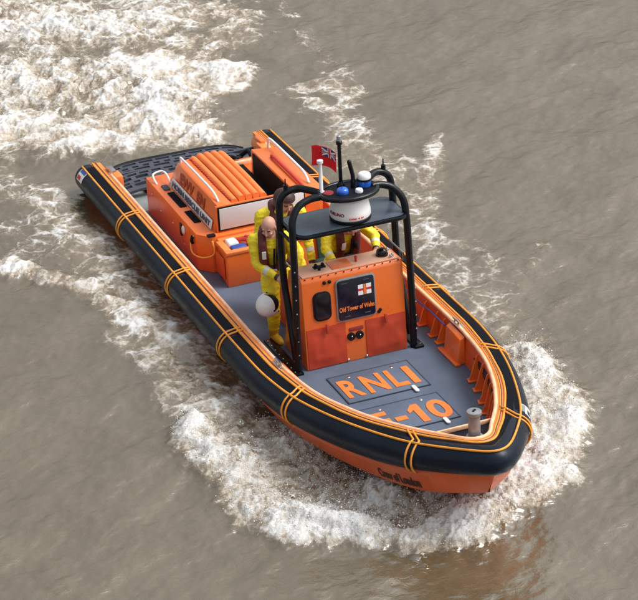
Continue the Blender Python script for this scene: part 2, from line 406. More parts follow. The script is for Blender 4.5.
    # stickers on the tubes
# RNLI emblem sticker at the starboard tube end and near the bow on port
def sticker(center, n, t, w, h, parent, m1=None, m2=None):
    c = Vector(center); n = Vector(n).normalized(); t = Vector(t).normalized(); u = n.cross(t).normalized()
    def quad(bm, a0, a1, b0, b1, off, curve=0):
        p = []
        for k in range(7):
            a = a0+(a1-a0)*k/6
            p.append([bm.verts.new(c+t*a+u*b+n*(off-((b)**2)/(2*RT))) for b in np.linspace(b0, b1, 6)])
        for r0, r1 in zip(p, p[1:]):
            for k in range(5): bm.faces.new([r0[k], r0[k+1], r1[k+1], r1[k]])
    bm = NB(); quad(bm, -w/2, w/2, -h/2, h/2, .004); o = obj('emblem_sticker', bm, WHITE, parent, angle=None)
    bm = NB(); quad(bm, -w*.42, w*.42, h*.12, h*.40, .0065); obj('sticker_band', bm, m1 or BLUEP, o, angle=None)
    bm = NB(); quad(bm, -w*.40, w*.1, -h*.42, -h*.1, .0065); obj('sticker_patch', bm, m2 or RED, o, angle=None)
def out_frame(i, ang):
    n2 = Vector((NRM[i][0], NRM[i][1], 0)); a = math.radians(ang); n = n2*math.cos(a)+Vector((0, 0, math.sin(a)))
    c = Vector((CEN[i][0], CEN[i][1], ZS[i]-RT))+n*RT; t = Vector((-n2.y, n2.x, 0)); return c, n, t
c, n, t = out_frame(NS-2, 42); sticker(c+Vector((.05, 0, 0)), n, t, .20, .17, boat)
c, n, t = out_frame(ip[4]-5, 45); sticker(c, n, t, .17, .13, boat, CAST, SEAM)

# hatches, lettering and latches on the fore deck
def frame_line(bm, x0, x1, y0, y1, w, z0, z1):
    add_box(bm, x0, x1, y0, y0+w, z0, z1); add_box(bm, x0, x1, y1-w, y1, z0, z1)
    add_box(bm, x0, x0+w, y0+w, y1-w, z0, z1); add_box(bm, x1-w, x1, y0+w, y1-w, z0, z1)
def hatch(x0, x1, y0, y1, parts, latches):
    bm = NB(); add_box(bm, x0, x1, y0, y1, DZ+.001, DZ+.010, .003); h = obj('deck_hatch', bm, DECK, boat)
    bm = NB(); frame_line(bm, x0-.008, x1+.008, y0-.008, y1+.008, .014, DZ+.003, DZ+.0125); obj('hatch_seal', bm, SEAM, h)
    for txt, tx0, tx1, ty0, ty1 in parts:
        if txt == '1':
            p = [(tx1, ty1), (tx0, ty1), (tx0, ty1-.075), (tx0+.10, ty0), (tx0+.165, ty0), (tx0+.115, ty1-.082), (tx1, ty1-.082)]
            bm = NB(); add_prism(bm, p, DZ+.0125, DZ+.0165); obj('deck_letter', bm, LETTER, h, smooth=False)
        elif txt == '-':
            bm = NB(); add_box(bm, tx0, tx1, ty0, ty1, DZ+.0125, DZ+.0165); obj('deck_letter', bm, LETTER, h, smooth=False)
        else:
            text_obj('deck_letter', txt, 1, (tx1, ty0, DZ+.0125), (0, 1, 0), (-1, 0, 0), LETTER, h, depth=.004, bold=.030, width=ty1-ty0, height=tx1-tx0)
    for (a0, a1, b0, b1) in latches:
        bm = NB(); add_prism(bm, rrect(a0, a1, b0, b1, .02), DZ+.011, DZ+.026, .003); obj('hatch_latch', bm, WHITE, h)
    for yy in (y0+.22, y1-.22):
        bm = NB(); add_lathe(bm, [(.0, .004), (.018, .004), (.022, 0), (.022, -.006)], 14, Matrix.Translation((x0+.07, yy, DZ+.012))); obj('hatch_ring', bm, STEEL, h)
hatch(6.21, 6.835, -.485, .46, [('R', 6.335, 6.74, -.44, -.235), ('N', 6.335, 6.74, -.185, .055), ('L', 6.335, 6.74, .11, .28), ('I', 6.335, 6.74, .325, .405)], [(6.79, 6.935, .253, .297)])
hatch(7.03, 7.62, -.475, .445, [('E', 7.17, 7.57, -.43, -.23), ('-', 7.35, 7.435, -.19, -.06), ('1', 7.17, 7.57, -.005, .14), ('0', 7.17, 7.58, .20, .44)], [(7.585, 7.72, .255, .30)])
# black foredeck with a pale coaming and the post
bm = NB(); R_ = []
for i in range(0, half+1):
    if CC[i][0] < 8.57: continue
    x = CC[i][0]; j = NS-1-i; zz = .155+.085*(x-8.57)/.5-.03
    w_ = max(.0, CC[i][1])
    R_.append([bm.verts.new((x, w_, zz)), bm.verts.new((x, 0, zz-.012)), bm.verts.new((x, -w_, zz))])
for a, b in zip(R_, R_[1:]):
    for k in range(2): bm.faces.new([a[k], a[k+1], b[k+1], b[k]])
ex = bmesh.ops.extrude_face_region(bm, geom=list(bm.faces)); bmesh.ops.translate(bm, vec=(0, 0, -.03), verts=[v for v in ex['geom'] if isinstance(v, bmesh.types.BMVert)])
obj('foredeck', bm, DEEP, boat)
bm = NB(); add_box(bm, 8.605, 8.63, -.37, .37, .125, .172, .006); obj('foredeck_coaming', bm, SALMON, boat)
bm = NB(); add_box(bm, 8.575, 8.60, -.36, .36, DZ, .15); obj('foredeck_bulkhead', bm, DEEP, boat)
bm = NB(); M_ = Matrix.Translation((8.93, 0, .20))
add_lathe(bm, [(.085, 0), (.085, .012), (.062, .02), (.060, .24), (.074, .255), (.078, .27), (.074, .292), (.052, .298), (0, .299)], 28, M_)
po = obj('mooring_post', bm, CAST, boat)
bm = NB(); add_prism(bm, rrect(-.012, .012, -.032, .032, .011), .2985, .3025, 0, 'z', M_ @ Matrix.Rotation(.7, 4, 'Z')); obj('post_slot', bm, RUBBER, po)
# name on the hull
o = text_obj('hull_name', 'Crew of London', .1, (0, 0, 0), (1, 0, 0), (0, 1, 0), DARKTXT, boat, depth=.004, bold=.003, width=1, height=1)
co = np.empty(len(o.data.vertices)*3); o.data.vertices.foreach_get('co', co); co = co.reshape(-1, 3); W = []
for u_, v_, w_ in co:
    x = 8.30+.50*u_; jj = np.arange(half, NS); k = jj[np.argsort(abs(CO[jj, 0]-x))[:2]]; x0, x1 = CO[k[0], 0], CO[k[1], 0]; q = 0 if x1 == x0 else np.clip((x-x0)/(x1-x0), 0, 1)
    lr = lambda A: A[k[0]]*(1-q)+A[k[1]]*q
    n_ = lr(NRM); z = float(lr(ZS[:, None])[0]); c_ = lr(CEN); f = min(1, max(0, (lr(CO)[0]-5.2)/4.3)); f2 = f*f*(3-2*f); zb = z-2*RT+.03*f2
    g_ = min(1, max(0, (lr(CO)[0]-8.75)/.75)); g_ = g_*g_*(3-2*g_); A_ = np.array([*(c_+n_*(.06+.045*f2-.15*g_)), zb-.03]); B_ = np.array([*(c_+n_*(.0-.02*f2-.15*g_)), zb-.12-.17*f2])
    t_ = .80-.56*v_; W.append(A_*(1-t_)+B_*t_+np.array([n_[0]*.8, n_[1]*.8, -.5])*(.003+w_))
o.data.vertices.foreach_set('co', np.array(W).ravel()); o.data.update()
# ------------------------------------------------------------------ console
XF = 5.935
FL = lambda z: XF-.0*(z-DZ)
bm = NB()
add_prism(bm, [(XF, DZ), (XF-.060, .695), (XF-.085, .735), (5.54, .735), (5.49, .70), (5.25, DZ)], -.60, .60, .012, axis='y')
con = obj('console', bm, ORANGE, boat)
def panel(name, y0, y1, z0, z1, r, m, x=XF, d=.012, parent=None, bev=.004):
    bm = NB(); add_prism(bm, rrect(y0, y1, z0, z1, r), x+.001, x+d, bev, axis='x'); return obj(name, bm, m, parent if parent is not None else con)
# fascia on the top, with its low clear screen and fittings
TZ = .737
bm = NB(); add_box(bm, 5.55, 5.84, -.57, .57, TZ, TZ+.014, .004); obj('console_top', bm, PALETOP, con)
bm = NB(); add_box(bm, 5.60, 5.80, -.20, .04, TZ+.015, TZ+.022, .003); obj('chart_cover', bm, ORANGE, con)
bm = NB()
for y in np.linspace(-.55, .55, 13): add_ball(bm, (5.862, y, .733), .009, sub=1)
obj('rivet_row', bm, RUBBER, con)
bm = NB()
add_tube(bm, [(5.86, -.615, .71), (5.86, -.615, .79), (5.48, -.615, .80)], .010, 8); add_tube(bm, [(5.86, .615, .71), (5.86, .615, .80), (5.48, .615, .81)], .010, 8)
obj('screen_rail', bm, STEEL, con)
bm = NB(); add_ball(bm, (5.70, .43, TZ+.05), (.062, .062, .052)); add_lathe(bm, [(.07, 0), (.07, .02), (.04, .03)], 20, Matrix.Translation((5.70, .43, TZ+.015))); obj('compass_dome', bm, GLASSM, con)
bm = NB(); add_tube(bm, [(5.74, -.33, TZ+.015), (5.74, -.33, TZ+.05)], .016, 10); add_box(bm, 5.71, 5.77, -.40, -.26, TZ+.045, TZ+.065, .006); add_ball(bm, (5.74, -.37, TZ+.08), .020, sub=2); add_ball(bm, (5.74, -.29, TZ+.08), .020, sub=2); obj('deck_lamp_fitting', bm, RUBBER, con)
bm = NB(); add_tube(bm, [(5.72, .11, TZ+.015), (5.72, .11, TZ+.06)], .014, 10); add_ball(bm, (5.72, .11, TZ+.065), .019, sub=2); obj('red_button', bm, RED, con)
bm = NB()
for (x, y) in ((5.62, .53), (5.78, .52), (5.80, .49)): add_lathe(bm, [(.016, 0), (.016, .025), (.010, .032)], 12, Matrix.Translation((x, y, TZ+.015)))
obj('top_fitting', bm, STEEL, con)
# front face: window, chart board, plug sockets, fabric flaps
w_ = panel('side_window', -.485, -.275, .228, .565, .07, RUBBER, d=.020)
panel('window_pane', -.468, -.292, .245, .548, .055, GLASSM, x=XF+.018, d=.006, parent=w_)
X2 = XF+.0285
bd = panel('notice_board', -.215, .252, .165, .665, .05, CAST, d=.020)
panel('board_face', -.198, .235, .182, .648, .035, SCREEN, x=XF+.021, d=.006, parent=bd)
e0, e1, f0, f1 = .043, .198, .440, .560      # house flag emblem on the board
X2 = XF+.0285
bm = NB()
for a, b, c_, d in ((0, .38, .62, 1), (.62, 1, .62, 1), (.0, .38, 0, .38), (.62, 1, 0, .38)):
    add_box(bm, X2, X2+.003, e0+a*(e1-e0), e0+b*(e1-e0), f0+c_*(f1-f0), f0+d*(f1-f0))
fe = obj('flag_emblem', bm, WHITE, bd)
bm = NB(); add_box(bm, X2-.0005, X2+.002, e0, e1, f0+.39*(f1-f0), f0+.61*(f1-f0)); obj('emblem_cross', bm, RED, bd)
bm = NB(); add_box(bm, X2+.0022, X2+.0045, e0+.42*(e1-e0), e0+.58*(e1-e0), f0, f1); obj('emblem_badge', bm, LETTER, bd)
text_obj('board_lettering', 'Old Tower of Wales', .1, (X2, -.190, .282), (0, 1, .0), (0, 0, 1), LETTER, bd, depth=.003, bold=.002, width=.415, height=.055)
bm = NB()
for y, z in ((-.12, .612), (.14, .612), (-.10, .222), (.14, .222)): add_box(bm, X2-.001, X2+.008, y-.035, y+.035, z-.007, z+.007, .003)
obj('board_catch', bm, SEAM, bd)
def sockets(name, pts, r, m):
    bm = NB()
    for y, z in pts: add_lathe(bm, [(r, 0), (r, .014), (r*.6, .02)], 16, Matrix.Translation((XF, y, z)) @ Matrix.Rotation(PI/2, 4, 'Y'))
    return obj(name, bm, m, con)
def cloth_panel(name, y0, y1, z0, z1, m):
    bm = NB(); n1, n2 = 26, 18; g = []
    for i in range(n1+1):
        row = []
        for j in range(n2+1):
            y = y0+(y1-y0)*i/n1; z = z0+(z1-z0)*j/n2
            e = min(i, n1-i, 5)/5*min(j, n2-j, 4)/4
            b = .010+(.022)*e*(.6+.8*mnoise.noise(Vector((y*5, z*6, y0*9))))+.004*mnoise.noise(Vector((y*14, z*11, 3)))*e
            row.append(bm.verts.new((XF+max(.006, b), y, z)))
        g.append(row)
    for i in range(n1):
        for j in range(n2): bm.faces.new([g[i][j], g[i+1][j], g[i+1][j+1], g[i][j+1]])
    edge = [g[i][0] for i in range(n1+1)]+[g[n1][j] for j in range(1, n2+1)]+[g[i][n2] for i in range(n1-1, -1, -1)]+[g[0][j] for j in range(n2-1, 0, -1)]
    back = [bm.verts.new((XF+.001, v.co.y, v.co.z)) for v in edge]
    for k in range(len(edge)): bm.faces.new([edge[k], edge[(k+1) % len(edge)], back[(k+1) % len(edge)], back[k]])
    return obj(name, bm, m, con, angle=60)
cloth_panel('fabric_flap', -.580, -.125, DZ+.015, .145, TARP)
cloth_panel('fabric_flap', .115, .588, DZ+.02, .118, TARP)
bm = NB()
for y, z in ((-.35, .13), (.345, .10)): add_box(bm, XF+.03, XF+.055, y-.014, y+.014, z-.05, z+.06, .004)
obj('flap_strap', bm, TEXTO, con)
pl = panel('socket_label', -.085, .085, .022, .066, .01, REDT, d=.006)
bm = NB()
for y in (-.065, .035):
    add_lathe(bm, [(.046, 0), (.046, .02), (.030, .024), (.026, .016), (.0, .016)], 22, Matrix.Translation((XF, y, -.035)) @ Matrix.Rotation(PI/2, 4, 'Y'))
sk = obj('plug_socket', bm, RUBBER, con)
bm = NB()
for y in (-.065, .035): add_ball(bm, (XF+.02, y+.004, -.032), .011, sub=2)
obj('socket_pin', bm, STEEL, con)
def dots(name, lst, r, m): return sockets(name, lst, r, m)
dots('bolt_pair', [(.300, .205), (.283, .185)], .018, RUBBER)
dots('bolt_pair', [(-.335, .66), (-.275, .66)], .020, RUBBER)
dots('console_bolt', [(-.115, DZ+.03), (.105, DZ+.03)], .014, STEEL)

TOPN = {'console_top', 'chart_cover', 'rivet_row', 'screen_rail', 'compass_dome', 'deck_lamp_fitting', 'red_button', 'top_fitting'}
def lean(o):        # the front face leans aft a little
    me = o.data; co = np.empty(len(me.vertices)*3); me.vertices.foreach_get('co', co); co = co.reshape(-1, 3)
    co[:, 0] -= .058*(co[:, 2]-DZ); me.vertices.foreach_set('co', co.ravel()); me.update()
    for k in o.children: lean(k)
for o in list(con.children):
    if o.name.split('.')[0] not in TOPN: lean(o)
# ------------------------------------------------------------------ roll bar, roof and what is bolted to them
rb_l = []
def hoop(name, pts, r=.040):
    bm = NB(); add_tube(bm, catmull(pts, 8), r, 16); return obj(name, bm, BLACK, boat, angle=None)
for s, nm in ((1, 'hoop_leg'), (-1, 'hoop_leg')):
    yb = .685 if s < 0 else .66
    hoop('hoop_leg', [(5.93, s*(yb+.015), DZ), (5.93, s*(yb+.015), .2), (5.92, s*(yb), .8), (5.90, s*(yb-.01), 1.25), (5.86, s*(yb-.03), 1.45), (5.81, s*(yb-.12), 1.575), (5.78, s*.42, 1.625), (5.79, s*.30, 1.635)])
    hoop('hoop_leg', [(5.86, s*(yb+.01), -.20), (5.80, s*(yb+.01), -.02), (5.66, s*yb, .36), (5.58, s*yb, .62), (5.55, s*yb, 1.0), (5.53, s*(yb-.01), 1.4), (5.52, s*(yb-.03), 1.56), (5.52, s*(yb-.10), 1.64), (5.53, s*.46, 1.665), (5.60, s*.36, 1.655), (5.70, s*.27, 1.64)])
    bm = NB()
    add_tube(bm, [(5.55, s*yb, 1.22), (5.90, s*yb, 1.22)], .02, 8)
    obj('hoop_brace', bm, BLACK, boat)
    bm = NB(); add_box(bm, 5.05, 6.0, s*.72-.055, s*.72+.055, DZ+.001, DZ+.028, .006)
    bp_ = obj('hoop_base', bm, BLACK, boat)
    bm = NB()
    for x in np.linspace(5.12, 5.95, 8): add_ball(bm, (x, s*.75, DZ+.03), .011, sub=1)
    obj('base_bolt', bm, STEEL, bp_)
    bm = NB()
    for z in np.linspace(-.1, .9, 7): add_ball(bm, (5.965, s*.70, z), .010, sub=1)
    obj('leg_rivet', bm, STEEL, boat)
    bm = NB(); add_tube(bm, [(5.52, s*(yb-.10), 1.64), (5.52, s*(yb-.10), 1.73)], .026, 12); add_tube(bm, [(5.52, s*(yb-.10), 1.72), (5.52, s*(yb-.10), 1.80)], .008, 8); obj('nav_light', bm, BLACK, boat)
bm = NB(); add_prism(bm, rrect(5.37, 5.99, -.655, .665, .13, 8), 1.255, 1.295, .012); rf = obj('roof_panel', bm, BLACK, boat)
bm = NB(); add_prism(bm, rrect(5.40, 5.96, -.625, .635, .11, 8), 1.2965, 1.303, .003); obj('roof_skin', bm, ROOFM, rf)
bm = NB()
for s in (1, -1): add_box(bm, 5.45, 5.88, s*.54-.06, s*.54+.06, 1.215, 1.254, .01)
obj('roof_bracket', bm, SALMON, rf)
# radome
RC = Vector((5.755, .055, 1.303))
bm = NB(); add_lathe(bm, [(.215, 0), (.228, .02), (.228, .035), (.21, .045)], 40, Matrix.Translation(RC)); rd0 = obj('radome_base', bm, RUBBER, boat)
bm = NB(); add_lathe(bm, [(.214, .035), (.226, .06), (.222, .12), (.205, .19), (.198, .235), (.182, .262), (.12, .275), (0, .278)], 48, Matrix.Translation(RC)); rd = obj('radome', bm, WHITE, boat, angle=None)
def curved_text(name, s, ang, span, z, h, m):
    o = text_obj(name, s, .1, (0, 0, 0), (1, 0, 0), (0, 1, 0), m, rd, depth=.003, bold=.004, width=1, height=1)
    co = np.empty(len(o.data.vertices)*3); o.data.vertices.foreach_get('co', co); co = co.reshape(-1, 3)
    a = ang+(co[:, 0]-.5)*span; r = .2275+(co[:, 2])
    zz = z+co[:, 1]*h; r = np.interp(zz, [.06, .12, .19], [.2265, .2225, .2055])+co[:, 2]
    W = np.c_[RC.x+r*np.cos(a), RC.y+r*np.sin(a), RC.z+zz]
    o.data.vertices.foreach_set('co', W.ravel()); o.data.update()
curved_text('radome_lettering', 'FURUNO', math.radians(-66), .95, .10, .035, REDT)
curved_text('radome_lettering', 'DRS 4 D', math.radians(-4), .75, .070, .018, RED)
# instrument platform
PC = (5.79, .03)
def ell(a, b, n=36): return [(PC[0]+a*math.cos(2*PI*k/n), PC[1]+b*math.sin(2*PI*k/n)) for k in range(n)]
bm = NB(); add_prism(bm, ell(.235, .325), 1.625, 1.645, .004); pf = obj('instrument_platform', bm, DEEP, boat)
bm = NB(); add_tube(bm, [(PC[0]+.235*math.cos(2*PI*k/40), PC[1]+.325*math.sin(2*PI*k/40), 1.635) for k in range(40)], .027, 12, closed=True); obj('platform_rim', bm, BLACK, pf, angle=None)
bm = NB(); add_tube(bm, [(5.66, 0, 1.64), (5.66, 0, 2.19)], .021, 14); add_lathe(bm, [(.045, 0), (.045, .02), (.025, .06)], 16, Matrix.Translation((5.66, 0, 1.645)))
add_lathe(bm, [(.026, 0), (.034, .01), (.034, .04), (.02, .05)], 16, Matrix.Translation((5.66, 0, 2.13))); ms = obj('whip_mast', bm, BLACK, boat)
bm = NB(); add_lathe(bm, [(.026, 0), (.026, .05), (.012, .06)], 14, Matrix.Translation((5.66, 0, 2.18))); obj('mast_lamp', bm, CAST, ms)
bm = NB(); add_tube(bm, catmull([(5.75, .10, 1.64), (5.75, .105, 1.78), (5.75, .085, 1.88), (5.75, .07, 1.95)], 5), .024, 12); add_ball(bm, (5.75, .07, 1.95), .026, sub=2); obj('aerial_stub', bm, BLACK, boat)
def dome(name, x, y, z, prof, m, parent=boat):
    bm = NB(); add_lathe(bm, prof, 26, Matrix.Translation((x, y, z))); return obj(name, bm, m, parent, angle=50)
dome('blue_beacon', 5.84, -.055, 1.647, [(.062, 0), (.066, .02), (.060, .048), (.042, .06), (0, .062)], BLUEL)
bb = dome('blue_beacon', 5.75, .235, 1.647, [(.074, 0), (.077, .02), (.074, .07), (.05, .078)], BLUEL)
dome('beacon_cap', 5.75, .235, 1.735, [(.072, -.008), (.076, .005), (.070, .045), (.045, .062), (0, .066)], WHITE, bb)
dome('beacon_ring', 5.75, .235, 1.712, [(.080, 0), (.080, .02)], RUBBER, bb)
dome('satellite_dome', 5.89, .115, 1.647, [(.042, 0), (.044, .018), (.036, .035), (0, .042)], WHITE)
dome('white_lamp_post', 5.70, -.245, 1.64, [(.034, 0), (.034, .015), (.022, .025), (.021, .34), (.034, .345), (.034, .375), (.022, .38), (.0, .39)], WHITEP)
dome('red_cap', 5.76, -.19, 1.647, [(.06, 0), (.055, .008), (0, .012)], REDT)

# ------------------------------------------------------------------ engine casing
bm = NB()
add_prism(bm, [(1.04, -.775), (2.94, -.79), (3.11, -.65), (3.12, .65), (2.94, .79), (1.04, .775)], DZ, .135, .010)
cas = obj('engine_casing', bm, ORANGE, boat)
# raised block, starboard half: leaning side wall and flat top
def hull_prism(name, A, B, m, parent, bev=.01):
    bm = NB(); t = bmesh.new()
    a = [t.verts.new(p) for p in A]; b = [t.verts.new(p) for p in B]
    t.faces.new(a); t.faces.new(b[::-1]); n = len(a)
    for k in range(n): t.faces.new([a[k], a[(k+1) % n], b[(k+1) % n], b[k]])
    bmesh.ops.recalc_face_normals(t, faces=t.faces)
    if bev: bmesh.ops.bevel(t, geom=list(t.edges), offset=bev, segments=2, profile=.5, affect='EDGES')
    merge(bm, t); return obj(name, bm, m, parent)
TOPZ = .46
wst = hull_prism('casing_side_wall', [(1.36, -.575, .136), (1.53, -.505, TOPZ), (1.46, -.33, TOPZ), (1.36, -.33, .136)], [(3.0, -.575, .136), (3.0, -.515, TOPZ), (3.0, -.33, TOPZ), (3.0, -.33, .136)], ORANGE, boat)
wpt = hull_prism('casing_side_wall', [(1.50, .80, .0), (1.55, .84, TOPZ-.04), (1.55, .46, TOPZ), (1.50, .46, .0)], [(3.0, .80, .0), (3.0, .84, TOPZ-.04), (3.0, .46, TOPZ), (3.0, .46, .0)], ORANGE, boat)
bm = NB(); add_box(bm, 1.62, 2.94, .448, .459, .15, TOPZ-.03, .0); obj('locker_opening', bm, RUBBER, wpt)
bm = NB(); add_box(bm, 1.1, 2.96, .10, .446, .137, .15, .0); obj('trench_floor', bm, STRIP, cas)
bm = NB(); add_box(bm, 1.20, 1.26, -.2, .9, .13, .19, .01); obj('aft_rail', bm, SALMON, cas)
# front bulkhead of the block with the white door
bm = NB(); add_box(bm, 3.001, 3.028, -.555, .60, .136, TOPZ+.01, .006); fb = obj('casing_front', bm, ORANGE, boat)
bm = NB(); add_box(bm, 3.029, 3.037, -.535, .58, .150, TOPZ-.004, .002); obj('door_seal', bm, RUBBER, fb)
bm = NB(); add_box(bm, 3.038, 3.048, -.515, .56, .172, TOPZ-.020, .003); dr = obj('white_door', bm, WHITEP, fb)
bm = NB(); add_tube(bm, [(3.055, -.02, .23), (3.065, -.02, .29)], .009, 8); add_ball(bm, (3.055, -.02, .29), .014, sub=2); obj('door_latch', bm, STEEL, dr)
# rolled orange covers
bm = NB()
for k in range(5):
    y = -.272+.092*k
    z = TOPZ-.02+(.02 if 0 < k < 4 else .0)
    add_tube(bm, catmull([(1.44+.03*(k == 0), y, z-.05), (1.50, y, z), (2.2, y+.002*k, z+.01), (2.92, y, z)], 6), .043, 14)
add_box(bm, 1.42, 2.98, -.325, .11, .136, TOPZ-.03, .01)
obj('ribbed_cover', bm, ORANGE_TUBE, boat, angle=60)
bm = NB()
for k in range(22):
    x = 1.52+k*.064; add_ball(bm, (x, -.325+.008*rng.random(), TOPZ+.004), (.024+.014*rng.random(), .018, .016), sub=1)
obj('cover_lacing', bm, TARP, boat)
# hand rails
def rail(pts, r=.014, name='hand_rail', m=WHITE):
    bm = NB(); add_tube(bm, catmull(pts, 7), r, 10); return obj(name, bm, m, boat, angle=None)
rail([(1.54, -.46, TOPZ), (1.55, -.46, TOPZ+.05), (1.62, -.46, TOPZ+.07), (2.4, -.46, TOPZ+.075), (2.72, -.46, TOPZ+.06), (2.88, -.46, TOPZ+.0)])
rail([(1.44, .73, TOPZ-.1), (1.46, .73, TOPZ+.02), (1.58, .73, TOPZ+.07), (2.4, .72, TOPZ+.075), (2.68, .72, TOPZ+.06), (2.82, .72, TOPZ-.02)], .017)
rail([(1.32, -.72, .13), (1.18, -.72, .21), (1.16, -.60, .23), (1.30, -.58, .235), (1.46, -.59, .19)], .013)
rail([(1.9, .60, TOPZ), (2.0, .60, TOPZ+.02), (2.9, .59, TOPZ+.02), (3.0, .59, TOPZ)], .02, 'red_hose', RED)
# vents on the shelf
for x0, x1 in ((1.64, 2.13), (2.27, 2.64)):
    bm = NB(); add_prism(bm, rrect(x0, x1, -.700, -.612, .012), .136, .146, .002); v = obj('air_vent', bm, STRIP, cas)
    bm = NB()
    for q in np.arange(x0+.03, x1-.02, .04): add_box(bm, q, q+.012, -.690, -.622, .147, .152)
    obj('vent_slat', bm, DEEP, v)
bm = NB(); add_prism(bm, rrect(1.40, 1.56, -.70, -.62, .02), .136, .150, .003); obj('shelf_latch', bm, SEAM, cas)
# sign board leaning on the side wall, and lettering above it
sb = hull_prism('sign_board', [(1.44, -.592, .150), (1.50, -.568, .262), (1.50, -.560, .262), (1.44, -.584, .150)], [(2.93, -.600, .150), (2.93, -.574, .262), (2.93, -.566, .262), (2.93, -.592, .150)], WHITE, cas, .002)
nrm = Vector((1, 0, 0)).cross(Vector((0, .215, 1))).normalized()
text_obj('sign_lettering', 'HORN RESCUE UNIT', .1, (1.53, -.594, .170), (1, -.004, 0), (0, .215, 1), BLUET, sb, depth=.003, bold=.004, width=1.36, height=.072)
tx = text_obj('casing_lettering', 'EWV  EN', .1, (1.72, -.5545, .275), (1, -.004, 0), (0, .205, 1), TEXTO, cas, depth=.004, bold=.002, width=.88, height=.135)
# fittings along the side of the casing
bm = NB()
for x, z in ((1.28, .0), (1.6, -.10), (2.05, -.08), (2.45, -.20), (2.7, -.02), (2.85, -.22)): add_ball(bm, (x, -.782, z), (.02, .012, .012), sub=2)
obj('side_bolt', bm, STEEL, cas)
bm = NB(); add_box(bm, 2.36, 2.42, -.805, -.783, -.10, .06, .006); obj('door_strap', bm, DARKH, cas)
bm = NB(); add_ball(bm, (2.50, -.80, .01), (.045, .02, .06), sub=3); obj('drain_cover', bm, WHITE, cas)
rail([(2.86, -.79, .09), (2.84, -.83, .0), (2.92, -.84, -.11), (3.06, -.76, -.13), (3.18, -.66, -.05), (3.14, -.66, .10)], .0105, 'yellow_cable', CREAMT)
rail([(2.84, -.80, .08), (2.85, -.82, .03), (2.84, -.81, -.02)], .020, 'cable_grip', RUBBER)
# grab handles like tow points
bm = NB(); add_box(bm, 3.05, 3.12, -.70, -.6, .135, .16, .01); obj('corner_hinge', bm, RUBBER, cas)
# equipment box in front of it
bm = NB()
add_prism(bm, [(3.125, -.60), (3.57, -.64), (3.57, .5), (3.125, .5)], DZ, .07, .012)
tk = obj('equipment_box', bm, ORANGE, boat)
bm = NB()
add_box(bm, 3.125, 3.20, -.60, .5, .071, .115, .008); add_box(bm, 3.50, 3.58, -.645, .5, .071, .115, .008)
add_box(bm, 3.201, 3.499, -.64, -.555, .071, .115, .008); add_box(bm, 3.201, 3.499, .42, .5, .071, .115, .008)
add_box(bm, 3.201, 3.499, -.21, -.15, .071, .115, .008)
obj('box_rim', bm, ORANGE_TUBE, tk)
bm = NB(); add_box(bm, 3.22, 3.48, -.655, -.637, -.26, .0, .006); obj('side_recess', bm, ORANGE_DEEP, tk)

# ------------------------------------------------------------------ seats behind the console
for y in (-.27, .30):
    bm = NB(); add_hull8(bm, [(4.30, y-.16, DZ), (4.85, y-.16, DZ), (4.85, y+.16, DZ), (4.30, y+.16, DZ), (4.36, y-.14, .10), (4.80, y-.12, .10), (4.80, y+.12, .10), (4.36, y+.14, .10)], .03)
    st = obj('seat_pod', bm, ORANGE_DEEP, boat)
    bm = NB(); add_box(bm, 4.34, 4.82, y-.15, y+.15, .10, .20, .04, seg=4); obj('seat_cushion', bm, GREENP, st)
    bm = NB(); add_hull8(bm, [(4.26, y-.15, .08), (4.36, y-.15, .08), (4.36, y+.15, .08), (4.26, y+.15, .08), (4.16, y-.13, .62), (4.24, y-.13, .62), (4.24, y+.13, .62), (4.16, y+.13, .62)], .03); bk = obj('seat_back', bm, ORANGE_DEEP, st)
    bm = NB(); add_hull8(bm, [(4.365, y-.10, .14), (4.385, y-.10, .14), (4.385, y+.10, .14), (4.365, y+.10, .14), (4.26, y-.09, .56), (4.28, y-.09, .56), (4.28, y+.09, .56), (4.26, y+.09, .56)], .008); obj('back_pad', bm, GREENP, st)
bm = NB(); add_lathe(bm, [(.0, 0), (.03, 0), (.03, .04), (0, .05)], 16, Matrix.Translation((5.28, .22, .40)) @ Matrix.Rotation(-PI/2.6, 4, 'Y'))
add_tube(bm, [Vector((5.22, .22, .44))+Vector((.06*math.cos(a)*.4, .17*math.sin(a), .16*math.cos(a))) for a in np.linspace(0, 2*PI, 28, endpoint=False)], .014, 8, closed=True)
obj('steering_wheel', bm, RUBBER, boat, angle=60)

# ------------------------------------------------------------------ perforated stern platform
bm = NB()
def rear(y): return -.27+.03*y+.14*(abs(y)/.93)**7
def grid_plate(bm, nx, ny, hole, zf, th):
    V = {}
    def P(i, j, lo):
        k = (i, j, lo)
        if k not in V:
            y = -.93+1.86*j/ny; x0 = rear(y); x = x0+(.60-x0)*i/nx
            V[k] = bm.verts.new((x, y, zf(x, y)-(th if lo else 0)))
        return V[k]
    solid = lambda i, j: 0 <= i < nx and 0 <= j < ny and not hole(i, j)
    for i in range(nx):
        for j in range(ny):
            if not solid(i, j): continue
            bm.faces.new([P(i, j, 0), P(i+1, j, 0), P(i+1, j+1, 0), P(i, j+1, 0)])
            bm.faces.new([P(i, j+1, 1), P(i+1, j+1, 1), P(i+1, j, 1), P(i, j, 1)])
            for (di, dj, a, b) in ((-1, 0, (i, j), (i, j+1)), (1, 0, (i+1, j+1), (i+1, j)), (0, -1, (i+1, j), (i, j)), (0, 1, (i, j+1), (i+1, j+1))):
                if not solid(i+di, j+dj):
                    bm.faces.new([P(*a, 0), P(*b, 0), P(*b, 1), P(*a, 1)])
